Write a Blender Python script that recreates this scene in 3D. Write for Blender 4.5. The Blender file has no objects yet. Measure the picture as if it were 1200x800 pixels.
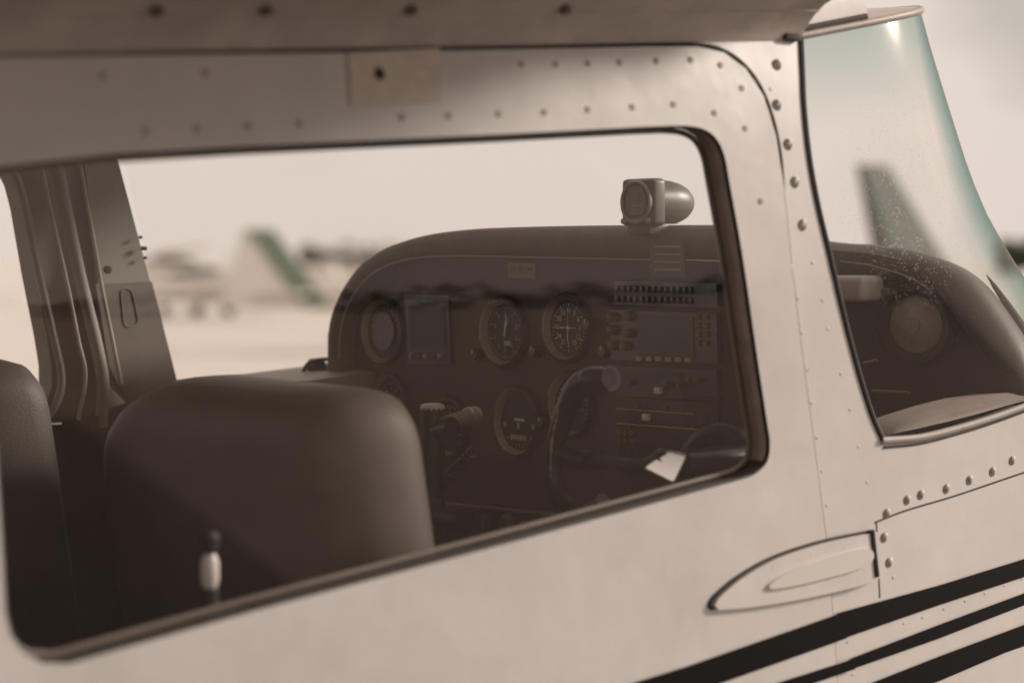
import bpy, bmesh, math, random
from mathutils import Vector, Matrix
from mathutils.geometry import delaunay_2d_cdt, intersect_point_tri_2d
random.seed(7)
C = bpy.context.scene.collection
V = Vector
# ---------------------------------------------------------------- camera model (measured from the photograph)
F = 2400.0
CAM = V((0, 0, 1.55))
PITCH = math.atan(100 / F)
RT, FW, UP = V((1, 0, 0)), V((0, math.cos(PITCH), -math.sin(PITCH))), V((0, math.sin(PITCH), math.cos(PITCH)))
PH = math.radians(40)
D = V((math.cos(PH), math.sin(PH), 0))      # along the airplane, towards the nose
N = V((-math.sin(PH), math.cos(PH), 0))     # across the cabin, away from us
O = V((0.244, 2.21, 0))
Z = V((0, 0, 1))


def ray(px, py):
    return RT * ((px - 600) / F) + UP * ((400 - py) / F) + FW


def W(u, v, z):
    return O + D * u + N * v + Z * z


def vs(z):                                   # sideways curve of the cabin side
    return .30 * (z - 1.50) ** 2 if z > 1.50 else (.12 * (z - 1.22) ** 2 if z < 1.22 else 0.0)


def hitv(px, py, v):                         # (u, z) where a sight line meets the upright plane at v
    r = ray(px, py)
    t = (v - (CAM - O).dot(N)) / r.dot(N)
    p = CAM + r * t
    return (p - O).dot(D), p.z


def S(px, py, off=0.0):                      # (u, z) on the cabin side
    v = off
    for _ in range(5):
        u, z = hitv(px, py, v)
        v = vs(z) + off
    return u, z


def SW(px, py, off=0.0):
    u, z = S(px, py, off)
    return W(u, vs(z) + off, z)


def L(px, py, u):                            # point on the cross plane at u
    r = ray(px, py)
    t = (u - (CAM - O).dot(D)) / r.dot(D)
    return CAM + r * t


def vz(p):
    return (p - O).dot(N), p.z


# ---------------------------------------------------------------- materials
def mat(name, col, rough=0.5, metal=0.0, spec=0.5, var=0.0, vscale=20, bump=0.0, bscale=200, coat=0.0, stain=None, emit=None):
    m = bpy.data.materials.new(name)
    m.use_nodes = True
    nt = m.node_tree
    b = nt.nodes['Principled BSDF']
    b.inputs['Base Color'].default_value = (*col, 1)
    b.inputs['Roughness'].default_value = rough
    b.inputs['Metallic'].default_value = metal
    b.inputs['Specular IOR Level'].default_value = spec
    b.inputs['Coat Weight'].default_value = coat
    b.inputs['Coat Roughness'].default_value = 0.15
    tc = nt.nodes.new('ShaderNodeTexCoord')
    last = None
    if var:
        n = nt.nodes.new('ShaderNodeTexNoise')
        n.inputs['Scale'].default_value = vscale
        n.inputs['Detail'].default_value = 8
        n.inputs['Roughness'].default_value = 0.65
        nt.links.new(tc.outputs['Object'], n.inputs['Vector'])
        r = nt.nodes.new('ShaderNodeValToRGB')
        r.color_ramp.elements[0].position = 0.3
        r.color_ramp.elements[1].position = 0.7
        r.color_ramp.elements[0].color = (*[c * (1 - var) for c in col], 1)
        r.color_ramp.elements[1].color = (*[min(1, c * (1 + var)) for c in col], 1)
        nt.links.new(n.outputs['Fac'], r.inputs['Fac'])
        last = r.outputs['Color']
        mr = nt.nodes.new('ShaderNodeMapRange')
        mr.inputs['To Min'].default_value = max(0, rough - 0.1)
        mr.inputs['To Max'].default_value = min(1, rough + 0.12)
        nt.links.new(n.outputs['Fac'], mr.inputs['Value'])
        nt.links.new(mr.outputs['Result'], b.inputs['Roughness'])
    if stain:                                # (scale, threshold, colour): patches of worn or replaced paint
        sc, th, sc2 = stain
        n2 = nt.nodes.new('ShaderNodeTexNoise')
        n2.inputs['Scale'].default_value = sc
        n2.inputs['Detail'].default_value = 5
        n2.inputs['Distortion'].default_value = 0.6
        nt.links.new(tc.outputs['Object'], n2.inputs['Vector'])
        r2 = nt.nodes.new('ShaderNodeValToRGB')
        r2.color_ramp.elements[0].position = th
        r2.color_ramp.elements[1].position = th + 0.02
        nt.links.new(n2.outputs['Fac'], r2.inputs['Fac'])
        mx = nt.nodes.new('ShaderNodeMix')
        mx.data_type = 'RGBA'
        nt.links.new(r2.outputs['Color'], mx.inputs[0])
        if last:
            nt.links.new(last, mx.inputs[6])
        else:
            mx.inputs[6].default_value = (*col, 1)
        mx.inputs[7].default_value = (*sc2, 1)
        last = mx.outputs[2]
    if last:
        nt.links.new(last, b.inputs['Base Color'])
    if bump:
        n = nt.nodes.new('ShaderNodeTexNoise')
        n.inputs['Scale'].default_value = bscale
        n.inputs['Detail'].default_value = 4
        nt.links.new(tc.outputs['Object'], n.inputs['Vector'])
        bp = nt.nodes.new('ShaderNodeBump')
        bp.inputs['Strength'].default_value = bump
        bp.inputs['Distance'].default_value = 0.01
        nt.links.new(n.outputs['Fac'], bp.inputs['Height'])
        nt.links.new(bp.outputs['Normal'], b.inputs['Normal'])
    if emit:
        b.inputs['Emission Color'].default_value = (*emit[0], 1)
        b.inputs['Emission Strength'].default_value = emit[1]
    return m


def glass(name, tint, dust, edge=None, speck=0.0, rough=0.0, refl=.075, graze=.85, patch=(0, 0, 0)):
    m = bpy.data.materials.new(name)
    m.use_nodes = True
    nt = m.node_tree
    nt.nodes.clear()
    out = nt.nodes.new('ShaderNodeOutputMaterial')
    tr = nt.nodes.new('ShaderNodeBsdfTransparent')
    tr.inputs['Color'].default_value = (*tint, 1)
    gl = nt.nodes.new('ShaderNodeBsdfGlossy')
    gl.inputs['Roughness'].default_value = rough
    gl.inputs['Color'].default_value = (1, .87, .78, 1)
    # reflectance of a thin sheet (both surfaces), the same from either side
    geo = nt.nodes.new('ShaderNodeNewGeometry')
    dt = nt.nodes.new('ShaderNodeVectorMath'); dt.operation = 'DOT_PRODUCT'
    nt.links.new(geo.outputs['Incoming'], dt.inputs[0]); nt.links.new(geo.outputs['Normal'], dt.inputs[1])
    ab = nt.nodes.new('ShaderNodeMath'); ab.operation = 'ABSOLUTE'
    nt.links.new(dt.outputs['Value'], ab.inputs[0])
    om = nt.nodes.new('ShaderNodeMath'); om.operation = 'SUBTRACT'; om.inputs[0].default_value = 1
    nt.links.new(ab.outputs[0], om.inputs[1])
    p5 = nt.nodes.new('ShaderNodeMath'); p5.operation = 'POWER'; p5.inputs[1].default_value = 5
    nt.links.new(om.outputs[0], p5.inputs[0])
    fr = nt.nodes.new('ShaderNodeMath'); fr.operation = 'MULTIPLY_ADD'; fr.inputs[1].default_value = graze; fr.inputs[2].default_value = refl
    nt.links.new(p5.outputs[0], fr.inputs[0])
    mx = nt.nodes.new('ShaderNodeMixShader')
    nt.links.new(fr.outputs[0], mx.inputs[0])
    tc = nt.nodes.new('ShaderNodeTexCoord')
    if edge:                                 # thick acrylic: longer path through it where it turns away
        mr = nt.nodes.new('ShaderNodeMapRange')
        mr.inputs['From Min'].default_value = 0.05; mr.inputs['From Max'].default_value = 0.44
        mr.inputs['To Min'].default_value = 1; mr.inputs['To Max'].default_value = 0
        nt.links.new(ab.outputs[0], mr.inputs['Value'])
        pw = nt.nodes.new('ShaderNodeMath'); pw.operation = 'POWER'; pw.inputs[1].default_value = .8
        nt.links.new(mr.outputs[0], pw.inputs[0])
        # tinted band cast into the top of the screen
        sx = nt.nodes.new('ShaderNodeSeparateXYZ'); nt.links.new(tc.outputs['Object'], sx.inputs[0])
        mz = nt.nodes.new('ShaderNodeMapRange')
        mz.inputs['From Min'].default_value = 1.72; mz.inputs['From Max'].default_value = 1.92
        mz.inputs['To Max'].default_value = 0.55
        nt.links.new(sx.outputs['Z'], mz.inputs['Value'])
        mxx = nt.nodes.new('ShaderNodeMath'); mxx.operation = 'MAXIMUM'
        nt.links.new(pw.outputs[0], mxx.inputs[0]); nt.links.new(mz.outputs[0], mxx.inputs[1])
        cm = nt.nodes.new('ShaderNodeMix'); cm.data_type = 'RGBA'
        nt.links.new(mxx.outputs[0], cm.inputs[0])
        cm.inputs[6].default_value = (*tint, 1); cm.inputs[7].default_value = (*edge, 1)
        nt.links.new(cm.outputs[2], tr.inputs['Color'])
    nt.links.new(tr.outputs[0], mx.inputs[1]); nt.links.new(gl.outputs[0], mx.inputs[2])
    df = nt.nodes.new('ShaderNodeBsdfDiffuse'); df.inputs['Color'].default_value = (.62, .56, .50, 1)
    n = nt.nodes.new('ShaderNodeTexNoise'); n.inputs['Scale'].default_value = 7; n.inputs['Detail'].default_value = 9
    n.inputs['Roughness'].default_value = 0.7
    nt.links.new(tc.outputs['Object'], n.inputs['Vector'])
    mr2 = nt.nodes.new('ShaderNodeMapRange'); mr2.inputs['From Min'].default_value = .3; mr2.inputs['From Max'].default_value = .8
    mr2.inputs['To Min'].default_value = dust * .3; mr2.inputs['To Max'].default_value = dust * 2.2
    nt.links.new(n.outputs['Fac'], mr2.inputs['Value'])
    fac = mr2.outputs[0]
    if speck:
        vo = nt.nodes.new('ShaderNodeTexVoronoi'); vo.inputs['Scale'].default_value = 230; vo.inputs['Randomness'].default_value = 1
        nt.links.new(tc.outputs['Object'], vo.inputs['Vector'])
        n3 = nt.nodes.new('ShaderNodeTexNoise'); n3.inputs['Scale'].default_value = 40
        nt.links.new(tc.outputs['Object'], n3.inputs['Vector'])
        th = nt.nodes.new('ShaderNodeMath'); th.operation = 'MULTIPLY'; th.inputs[1].default_value = 0.44
        nt.links.new(n3.outputs['Fac'], th.inputs[0])
        lt = nt.nodes.new('ShaderNodeMath'); lt.operation = 'LESS_THAN'
        nt.links.new(vo.outputs['Distance'], lt.inputs[0]); nt.links.new(th.outputs[0], lt.inputs[1])
        # the specks sit in one dirty patch low on the near side
        dd = nt.nodes.new('ShaderNodeVectorMath'); dd.operation = 'DISTANCE'; dd.inputs[1].default_value = patch
        nt.links.new(tc.outputs['Object'], dd.inputs[0])
        pm = nt.nodes.new('ShaderNodeMapRange'); pm.inputs['From Min'].default_value = .05; pm.inputs['From Max'].default_value = .16
        pm.inputs['To Min'].default_value = 1; pm.inputs['To Max'].default_value = .04
        nt.links.new(dd.outputs['Value'], pm.inputs['Value'])
        lm = nt.nodes.new('ShaderNodeMath'); lm.operation = 'MULTIPLY'
        nt.links.new(lt.outputs[0], lm.inputs[0]); nt.links.new(pm.outputs[0], lm.inputs[1])
        ms = nt.nodes.new('ShaderNodeMath'); ms.operation = 'MULTIPLY_ADD'; ms.inputs[1].default_value = speck
        nt.links.new(lm.outputs[0], ms.inputs[0]); nt.links.new(fac, ms.inputs[2])
        fac = ms.outputs[0]
    m2 = nt.nodes.new('ShaderNodeMixShader')
    nt.links.new(fac, m2.inputs[0]); nt.links.new(mx.outputs[0], m2.inputs[1]); nt.links.new(df.outputs[0], m2.inputs[2])
    nt.links.new(m2.outputs[0], out.inputs['Surface'])
    return m


PLANE_BASE = W(-.4, .55, 0)
M = dict(
    paint=mat('cream_paint', (.645, .60, .57), .34, coat=.4, var=.06, vscale=9, bump=.35, bscale=3.5, stain=(11, .69, (.70, .655, .61))),
    paintdoor=mat('door_paint', (.645, .60, .57), .32, coat=.4, var=.06, vscale=11, bump=.38, bscale=4.5),
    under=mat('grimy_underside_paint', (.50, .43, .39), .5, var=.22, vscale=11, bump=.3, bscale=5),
    black=mat('stripe_black', (.006, .0042, .0036), .6, spec=.08, var=.1, vscale=30),
    rubber=mat('rubber_seal', (.028, .021, .018), .6, var=.2, vscale=60),
    gap=mat('gap_grime', (.05, .037, .03), .8, var=.4, vscale=60),
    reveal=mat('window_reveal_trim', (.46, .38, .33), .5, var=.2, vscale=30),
    rivet=mat('rivet_metal', (.50, .435, .39), .5, var=.3, vscale=90),
    plastic=mat('dark_plastic', (.017, .0115, .009), .5, var=.25, vscale=40, bump=.15, bscale=400),
    panel=mat('panel_crinkle', (.11, .076, .061), .55, var=.15, vscale=60, bump=.3, bscale=900),
    pad=mat('glareshield_vinyl', (.16, .13, .105), .62, var=.2, vscale=25, bump=.3, bscale=350),
    trim=mat('light_trim', (.358, .350, .34), .35, var=.1),
    bezel=mat('bezel_black', (.05, .034, .027), .28, var=.1),
    yoke=mat('yoke_black', (.010, .007, .006), .38, var=.1, coat=.15),
    dash=mat('dash_black', (.026, .019, .016), .5, bump=.1, bscale=300),
    rim=mat('lit_bezel_rim', (.42, .34, .29), .25, var=.1),  # pale colour on the bezel lip stands in for light it catches
    dial=mat('dial_face', (.012, .009, .007), .5),
    mark=mat('dial_markings', (.92, .84, .76), .5),
    markdim=mat('worn_markings', (.60, .50, .43), .6, var=.3, vscale=300),
    needle=mat('needle_white', (.95, .9, .84), .4),
    screen=mat('grey_screen', (.035, .027, .022), .35),
    button=mat('rubber_button', (.16, .12, .10), .5, var=.2, vscale=200),
    leather=mat('seat_vinyl', (.135, .105, .09), .55, var=.15, vscale=12, bump=.12, bscale=420),
    metal=mat('bare_metal', (.62, .55, .48), .22, metal=1, var=.1),
    white=mat('white_cap', (.78, .72, .66), .3),
    wall=mat('cabin_wall_vinyl', (.10, .066, .052), .6, var=.2, vscale=20, bump=.2, bscale=200),
    posttrim=mat('post_trim', (.34, .29, .258), .7, var=.12, vscale=14, bump=.03, bscale=120),
    postdark=mat('post_dim_tone', (.19, .157, .136), .65, var=.12, vscale=20),
    ledge=mat('sill_beige', (.42, .36, .31), .55, var=.12, vscale=25),
    liner=mat('headliner', (.50, .44, .39), .8, var=.1),
    tape=mat('clear_repair_tape', (.66, .57, .49), .25, var=.05, vscale=40),
    compass=mat('compass_case', (.13, .12, .098), .4, var=.1, vscale=60),
    compassl=mat('compass_card', (.20, .17, .145), .35),
    concrete=mat('apron_concrete', (.63, .58, .53), .8, var=.07, vscale=.35, bump=.1, bscale=30),
    grass=mat('dry_grass', (.27, .22, .185), .9, var=.35, vscale=1.5),
    asphalt=mat('worn_asphalt', (.045, .036, .031), .85, var=.2, vscale=1.2),
    bgwhite=mat('far_white_paint', (.70, .64, .58), .4, var=.05, vscale=3),
    bggreen=mat('far_green_paint', (.12, .18, .13), .45, var=.1, vscale=3),
    bgtyre=mat('far_tyre', (.10, .09, .08), .8),
    bgdark=mat('far_dark_glass', (.05, .05, .045), .2),
    bgdgreen=mat('far_dark_green_paint', (.055, .075, .058), .5, var=.15, vscale=5),
    foliage=mat('far_foliage', (.07, .08, .05), .9, var=.5, vscale=1.0),
    pane=glass('side_window_acrylic', (.99, .985, .98), .010, refl=.05),
    screen_glass=glass('windshield_acrylic', (.985, .985, .98), .003, edge=(.22, .48, .47), speck=.55, patch=tuple(SW(1048, 232, .03) - PLANE_BASE), rough=.10, refl=.05, graze=.35),
)


# ---------------------------------------------------------------- mesh helpers
class MB:
    """collects shapes in world coordinates; build() links them as ONE mesh object"""

    def __init__(self):
        self.v, self.f, self.m = [], [], []

    def add(self, vs_, fs, mi=0):
        k = len(self.v)
        self.v += [V(p) for p in vs_]
        for f in fs:
            self.f.append([i + k for i in f]); self.m.append(mi)
        return self

    def box(self, c, ax, ay, az, sx, sy, sz, mi=0, bev=0.0, seg=2):
        bm = bmesh.new()
        bmesh.ops.create_cube(bm, size=1)
        for q in bm.verts:
            q.co = V((q.co.x * sx, q.co.y * sy, q.co.z * sz))
        if bev:
            bmesh.ops.bevel(bm, geom=bm.edges[:], offset=bev, segments=seg, profile=.5, affect='EDGES')
        bm.verts.index_update()
        self.add([c + ax * q.co.x + ay * q.co.y + az * q.co.z for q in bm.verts], [[q.index for q in f.verts] for f in bm.faces], mi)
        bm.free()
        return self

    def tube(self, pts, r, seg=10, mi=0, cap=True, closed=False):
        pts = [V(p) for p in pts]
        n = len(pts)
        rs = r if isinstance(r, (list, tuple)) else [r] * n
        rings, prev = [], None
        vv = []
        for i in range(n):
            if closed:
                t = pts[(i + 1) % n] - pts[i - 1]
            else:
                t = pts[min(i + 1, n - 1)] - pts[max(i - 1, 0)]
            t.normalize()
            if prev is None:
                a = t.orthogonal().normalized()
            else:
                a = (prev - t * prev.dot(t))
                a = a.normalized() if a.length > 1e-6 else t.orthogonal().normalized()
            prev = a
            b = t.cross(a)
            for k in range(seg):
                th = 2 * math.pi * k / seg
                vv.append(pts[i] + (a * math.cos(th) + b * math.sin(th)) * rs[i])
        ff = []
        for i in range(n if closed else n - 1):
            j = (i + 1) % n
            for k in range(seg):
                k2 = (k + 1) % seg
                ff.append([i * seg + k, i * seg + k2, j * seg + k2, j * seg + k])
        if cap and not closed:
            ff.append(list(range(seg))[::-1]); ff.append([(n - 1) * seg + k for k in range(seg)])
        return self.add(vv, ff, mi)

    def lathe(self, c, axis, prof, seg=32, mi=0, ax=None, squash=1.0, cap=True):
        """prof: (radius, height along axis)"""
        axis = axis.normalized()
        a = (ax or axis.orthogonal()).normalized(); b = axis.cross(a)
        vv, ff = [], []
        for r, h in prof:
            for k in range(seg):
                th = 2 * math.pi * k / seg
                vv.append(c + axis * h + (a * math.cos(th) + b * math.sin(th) * squash) * r)
        for i in range(len(prof) - 1):
            for k in range(seg):
                k2 = (k + 1) % seg
                ff.append([i * seg + k, i * seg + k2, (i + 1) * seg + k2, (i + 1) * seg + k])
        if cap and prof[0][0] > 1e-6:
            ff.append(list(range(seg))[::-1])
        if cap and prof[-1][0] > 1e-6:
            ff.append([(len(prof) - 1) * seg + k for k in range(seg)])
        return self.add(vv, ff, mi)

    def prism(self, pts, off, mi=0):
        n = len(pts)
        self.add(list(pts) + [p + off for p in pts], [list(range(n))[::-1], list(range(n, 2 * n))] + [[i, (i + 1) % n, n + (i + 1) % n, n + i] for i in range(n)], mi)
        return self

    def loft(self, rings, mi=0, closed=True, cap=True):
        n = len(rings[0]); k = len(rings)
        vv = [p for r in rings for p in r]; ff = []
        for i in range(k - 1):
            for j in range(n if closed else n - 1):
                j2 = (j + 1) % n
                ff.append([i * n + j, i * n + j2, (i + 1) * n + j2, (i + 1) * n + j])
        if cap and closed:
            ff.append(list(range(n))[::-1]); ff.append([(k - 1) * n + j for j in range(n)])
        return self.add(vv, ff, mi)

    def build(self, name, mats, parent=None, smooth=40, sub=0):
        mats = mats if isinstance(mats, (list, tuple)) else [mats]
        me = bpy.data.meshes.new(name)
        org = world_of(parent)
        me.from_pydata([p - org for p in self.v], [], self.f)
        for m in mats:
            me.materials.append(m)
        me.polygons.foreach_set('material_index', self.m)
        bm = bmesh.new(); bm.from_mesh(me)
        bmesh.ops.remove_doubles(bm, verts=bm.verts, dist=1e-6)
        bmesh.ops.recalc_face_normals(bm, faces=bm.faces)
        bm.to_mesh(me); bm.free()
        me.shade_smooth()
        me.set_sharp_from_angle(angle=math.radians(smooth))
        o = bpy.data.objects.new(name, me)
        C.objects.link(o)
        if parent:
            o.parent = parent
        if sub:
            md = o.modifiers.new('s', 'SUBSURF'); md.levels = sub; md.render_levels = sub
        return o


def world_of(o):
    p = V((0, 0, 0))
    while o is not None:
        p = p + o.location
        o = o.parent
    return p


def smoothpath(pts, n=8, closed=False):
    """Catmull-Rom through points of any dimension"""
    P = [V(p) if len(p) == 3 else V((p[0], p[1], 0)) for p in pts]
    k = len(P); out = []
    for i in range(k if closed else k - 1):
        p1, p2 = P[i], P[(i + 1) % k]
        p0 = P[i - 1] if (closed or i > 0) else p1 * 2 - p2
        p3 = P[(i + 2) % k] if (closed or i + 2 < k) else p2 * 2 - p1
        for j in range(n):
            t = j / n
            out.append(0.5 * ((2 * p1) + (p2 - p0) * t + (2 * p0 - 5 * p1 + 4 * p2 - p3) * t * t + (3 * p1 - p0 - 3 * p2 + p3) * t ** 3))
    if not closed:
        out.append(P[-1].copy())
    return out


def rpoly(pts, n=10):
    """[(x, y, radius)] -> polygon with rounded corners"""
    out = []
    k = len(pts)
    for i in range(k):
        x, y, r = pts[i]
        p = V((x, y)); a = V(pts[i - 1][:2]); b = V(pts[(i + 1) % k][:2])
        if r <= 0:
            out.append((x, y)); continue
        da, db = (a - p), (b - p)
        ra = min(r, da.length * .49); rb = min(r, db.length * .49)
        s = p + da.normalized() * ra; e = p + db.normalized() * rb
        for j in range(n + 1):
            t = j / n
            q = s.lerp(p, t * .88 if t < .5 else t * .88).lerp(p.lerp(e, t), t)
            q = (s * (1 - t) ** 2 + p * 2 * t * (1 - t) + e * t * t)
            out.append((q.x, q.y))
    return out


def resample(poly, step):
    out = []
    k = len(poly)
    for i in range(k):
        a, b = V(poly[i][:2]), V(poly[(i + 1) % k][:2])
        d = (b - a).length
        if d < 1e-5:
            continue
        n = max(1, int(math.ceil(d / step)))
        for j in range(n):
            out.append(a.lerp(b, j / n))
    return out


def inside(p, poly):
    x, y = p; c = False
    j = len(poly) - 1
    for i in range(len(poly)):
        xi, yi = poly[i][0], poly[i][1]; xj, yj = poly[j][0], poly[j][1]
        if (yi > y) != (yj > y) and x < (xj - xi) * (y - yi) / (yj - yi) + xi:
            c = not c
        j = i
    return c


def sheet(mb, outer, holes, step, fn, thick=0.0, mi=(0, 0, 0)):
    """flat pattern (u, z) with holes -> curved sheet in space; fn(u, z, depth) -> point"""
    loops = [resample(outer, step)] + [resample(h, step * .6) for h in holes]
    pts, edges = [], []
    for lp in loops:
        k = len(pts); pts += lp
        edges += [(k + i, k + (i + 1) % len(lp)) for i in range(len(lp))]
    xs = [p.x for p in loops[0]]; ys = [p.y for p in loops[0]]
    flat = [p for lp in loops for p in lp]
    x = min(xs) + step / 2
    while x < max(xs):
        y = min(ys) + step / 2
        while y < max(ys):
            if inside((x, y), loops[0]) and not any(inside((x, y), h) for h in loops[1:]):
                if all((q.x - x) ** 2 + (q.y - y) ** 2 > (step * .5) ** 2 for q in flat):
                    pts.append(V((x, y)))
            y += step
        x += step
    vo, eo, fo, _, _, _ = delaunay_2d_cdt(pts, edges, [], 0, 1e-7)
    tri = []
    for f in fo:
        c = (vo[f[0]] + vo[f[1]] + vo[f[2]]) / 3
        if inside(c, loops[0]) and not any(inside(c, h) for h in loops[1:]):
            tri.append(list(f))
    front = [fn(p.x, p.y, 0) for p in vo]
    if not thick:
        mb.add(front, tri, mi[0]); return
    n = len(front)
    cnt = {}
    for f in tri:
        for i in range(3):
            e = (f[i], f[(i + 1) % 3])
            key = (min(e), max(e))
            cnt.setdefault(key, []).append(e)
    k = len(mb.v)
    mb.add(front + [fn(p.x, p.y, thick) for p in vo], [], 0)
    for f in tri:
        mb.f.append([i + k for i in f]); mb.m.append(mi[0])
        mb.f.append([i + k + n for i in f[::-1]]); mb.m.append(mi[1])
    for key, es in cnt.items():
        if len(es) == 1:
            a, b = es[0]
            mb.f.append([k + b, k + a, k + n + a, k + n + b]); mb.m.append(mi[2])


def text_mesh(mb, s, c, ax, ay, size, mi=0, lift=V((0, 0, 0))):
    cu = bpy.data.curves.new('t', 'FONT'); cu.body = s; cu.size = size; cu.align_x = 'CENTER'; cu.align_y = 'CENTER'
    cu.fill_mode = 'FRONT'
    o = bpy.data.objects.new('t', cu)
    C.objects.link(o)
    bpy.context.view_layer.update()
    me = o.to_mesh()
    mb.add([c + ax * q.co.x + ay * q.co.y + lift for q in me.vertices], [list(p.vertices) for p in me.polygons], mi)
    o.to_mesh_clear()
    bpy.data.objects.remove(o); bpy.data.curves.remove(cu)


def thing(name, loc, label, cat, group=None, rz=0):
    o = bpy.data.objects.new(name, None); C.objects.link(o)
    o.location = loc; o.rotation_euler = (0, 0, rz)
    o.empty_display_size = .2
    o['label'] = label; o['category'] = cat
    if group:
        o['group'] = group
    return o


# ================================================================= THE AIRPLANE
base = W(-.4, .55, 0); base.z = 0
plane = thing('airplane', base, 'cream light airplane with three dark stripes, its cockpit seen through the cabin window close by', 'airplane')
skin = lambda off0: (lambda u, z, d: W(u, vs(z) + off0 + d, z))

# ---- outlines on the near side
winpx = [(-30, 199), (130, 181), (300, 171), (600, 157), (760, 148.5)]
win_corner = [(795, 147.5), (818, 150), (835, 160), (846, 180), (853, 215), (868, 300), (884, 410), (896, 490), (900, 518), (897, 540), (884, 554), (868, 561)]
win_low = [(600, 634), (300, 714), (110, 768), (78, 777), (48, 776), (25, 764), (10, 742), (4, 715), (0, 640), (-14, 420)]
window_px = winpx + [(p.x, p.y) for p in smoothpath([(778, 148)] + win_corner + [(835, 570)], 4)] + win_low
window_uz = [S(*p) for p in window_px]
door_top = [(-160, 69), (0, 66), (400, 61), (760, 54), (815, 54), (846, 61), (872, 80), (893, 112), (908, 160), (918, 230), (926, 310), (938, 410), (955, 540), (968, 640), (976, 740), (985, 900)]
door_uz = [S(*p) for p in door_top] + [(.06, .62), (-.98, .62)]
ufA, zfA = S(0, 58); ufB, zfB = S(936, 43)
zA = lambda u: zfA + (zfB - zfA) * (u - ufA) / (ufB - ufA)     # line where wing fairing meets the cabin side
post_edge_px = [(937, 44), (939, 90), (941, 130), (947, 185), (957, 240), (970, 295), (985, 360), (1003, 430), (1020, 485), (1034, 517)]
post_edge_uz = [S(*p) for p in post_edge_px]
base_px = [(1080, 513), (1130, 500), (1170, 487), (1200, 476)]
base_uz = [S(*p) for p in base_px]
uq, zq = base_uz[-1]
fus_outer = [(-2.6, 1.50), (-1.3, zA(-1.3)), (ufA, zA(ufA)), (-.4, zA(-.4))] + post_edge_uz + base_uz + [(uq + .25, zq + .005), (1.15, zq - .03), (1.9, zq - .12), (1.9, .75), (.9, .52), (-1.0, .5), (-2.6, .72)]


def shrink(poly, d):
    """move every vertex outward by d (negative: inward)"""
    out = []
    k = len(poly)
    area = sum(poly[i][0] * poly[(i + 1) % k][1] - poly[(i + 1) % k][0] * poly[i][1] for i in range(k))
    sg = 1 if area > 0 else -1
    for i in range(k):
        a, p, b = V(poly[i - 1][:2]), V(poly[i][:2]), V(poly[(i + 1) % k][:2])
        t = ((p - a).normalized() + (b - p).normalized()).normalized()
        out.append((p.x + t.y * sg * d, p.y - t.x * sg * d))
    return out


mb = MB()
rear_win = rpoly([(-1.12, 1.30, .06), (-1.14, 1.64, .06), (-1.75, 1.58, .08), (-1.95, 1.34, .06)], 6)  # unseen rear windows, added to let more light into the cabin
sheet(mb, fus_outer, [shrink(door_uz, .003), rear_win], .045, skin(0), .02, (0, 1, 2))
fus = mb.build('fuselage_side', [M['paint'], M['wall'], M['gap']], plane)

mb = MB()
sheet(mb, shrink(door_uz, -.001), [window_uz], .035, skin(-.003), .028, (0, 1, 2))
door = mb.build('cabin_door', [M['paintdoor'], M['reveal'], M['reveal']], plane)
mb = MB(); sheet(mb, shrink(rear_win, .0005), [], .08, skin(.01)); mb.build('rear_window', M['pane'], fus)
door.data.materials.append(mat('sill_shade_brown', (.10, .08, .068), .7, var=.3, vscale=40))  # upward reveal faces coloured darker so the sill looks shaded
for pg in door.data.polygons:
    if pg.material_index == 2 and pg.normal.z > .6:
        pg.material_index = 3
# dark seal showing in the door gap
mb = MB()
path = smoothpath([SW(px, py, .004) for px, py in door_top], 5)
k_ = next(i for i, p in enumerate(path) if p.z < SW(926, 310).z)
mb.tube(path[:k_ + 1], [.0050] * (k_ - 8) + [.0050 - .0004 * i for i in range(9)], 8)
mb.build('door_seal', M['gap'], door)
# window rubber
wl = resample(window_uz, .012)
mb = MB()
mb.tube([W(p.x, vs(p.y) - .0005, p.y) for p in wl], .0026, 8, closed=True)
mb.build('window_seal', M['rubber'], door)
mb = MB()
wl2 = resample(shrink(window_uz, -.004), .012)
mb.tube([W(p.x, vs(p.y) + .025, p.y) for p in wl2], .0032, 8, closed=True)
mb.build('inner_seal', mat('inner_seal', (.20, .16, .135), .5, var=.1), door)
mb = MB()
sheet(mb, shrink(window_uz, .0005), [], .06, skin(.013))
mb.build('window_pane', M['pane'], door)

# rivets
out_n = -N


def studs(name, parent, m, pts, r_, off=0.0, flat=.42, sg=10, disc_m=None):
    for px, py in pts:
        mb = MB()
        dome(mb, px, py, r_, off, 0, flat, sg)
        if disc_m:
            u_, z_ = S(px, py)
            mb.lathe(W(u_ - r_ * .5, vs(z_ - r_ * .35) + off + .0006, z_ - r_ * .35), out_n, [(r_ * 1.2, 0), (r_ * 1.1, .0013), (0, .0013)], 14, 1)  # flat darker disc under the stud, set a little aft and down
        mb.build(name, [m, disc_m] if disc_m else m, parent)


def dome(mb, px, py, r, off=0.0, mi=0, flat=.5, sg=10):
    p = SW(px, py, off)
    mb.lathe(p + out_n * -.0008, out_n, [(r * 1.0, 0), (r * .92, r * flat * .5), (r * .55, r * flat * .95), (0, r * flat * 1.1)], sg, mi)


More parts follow.
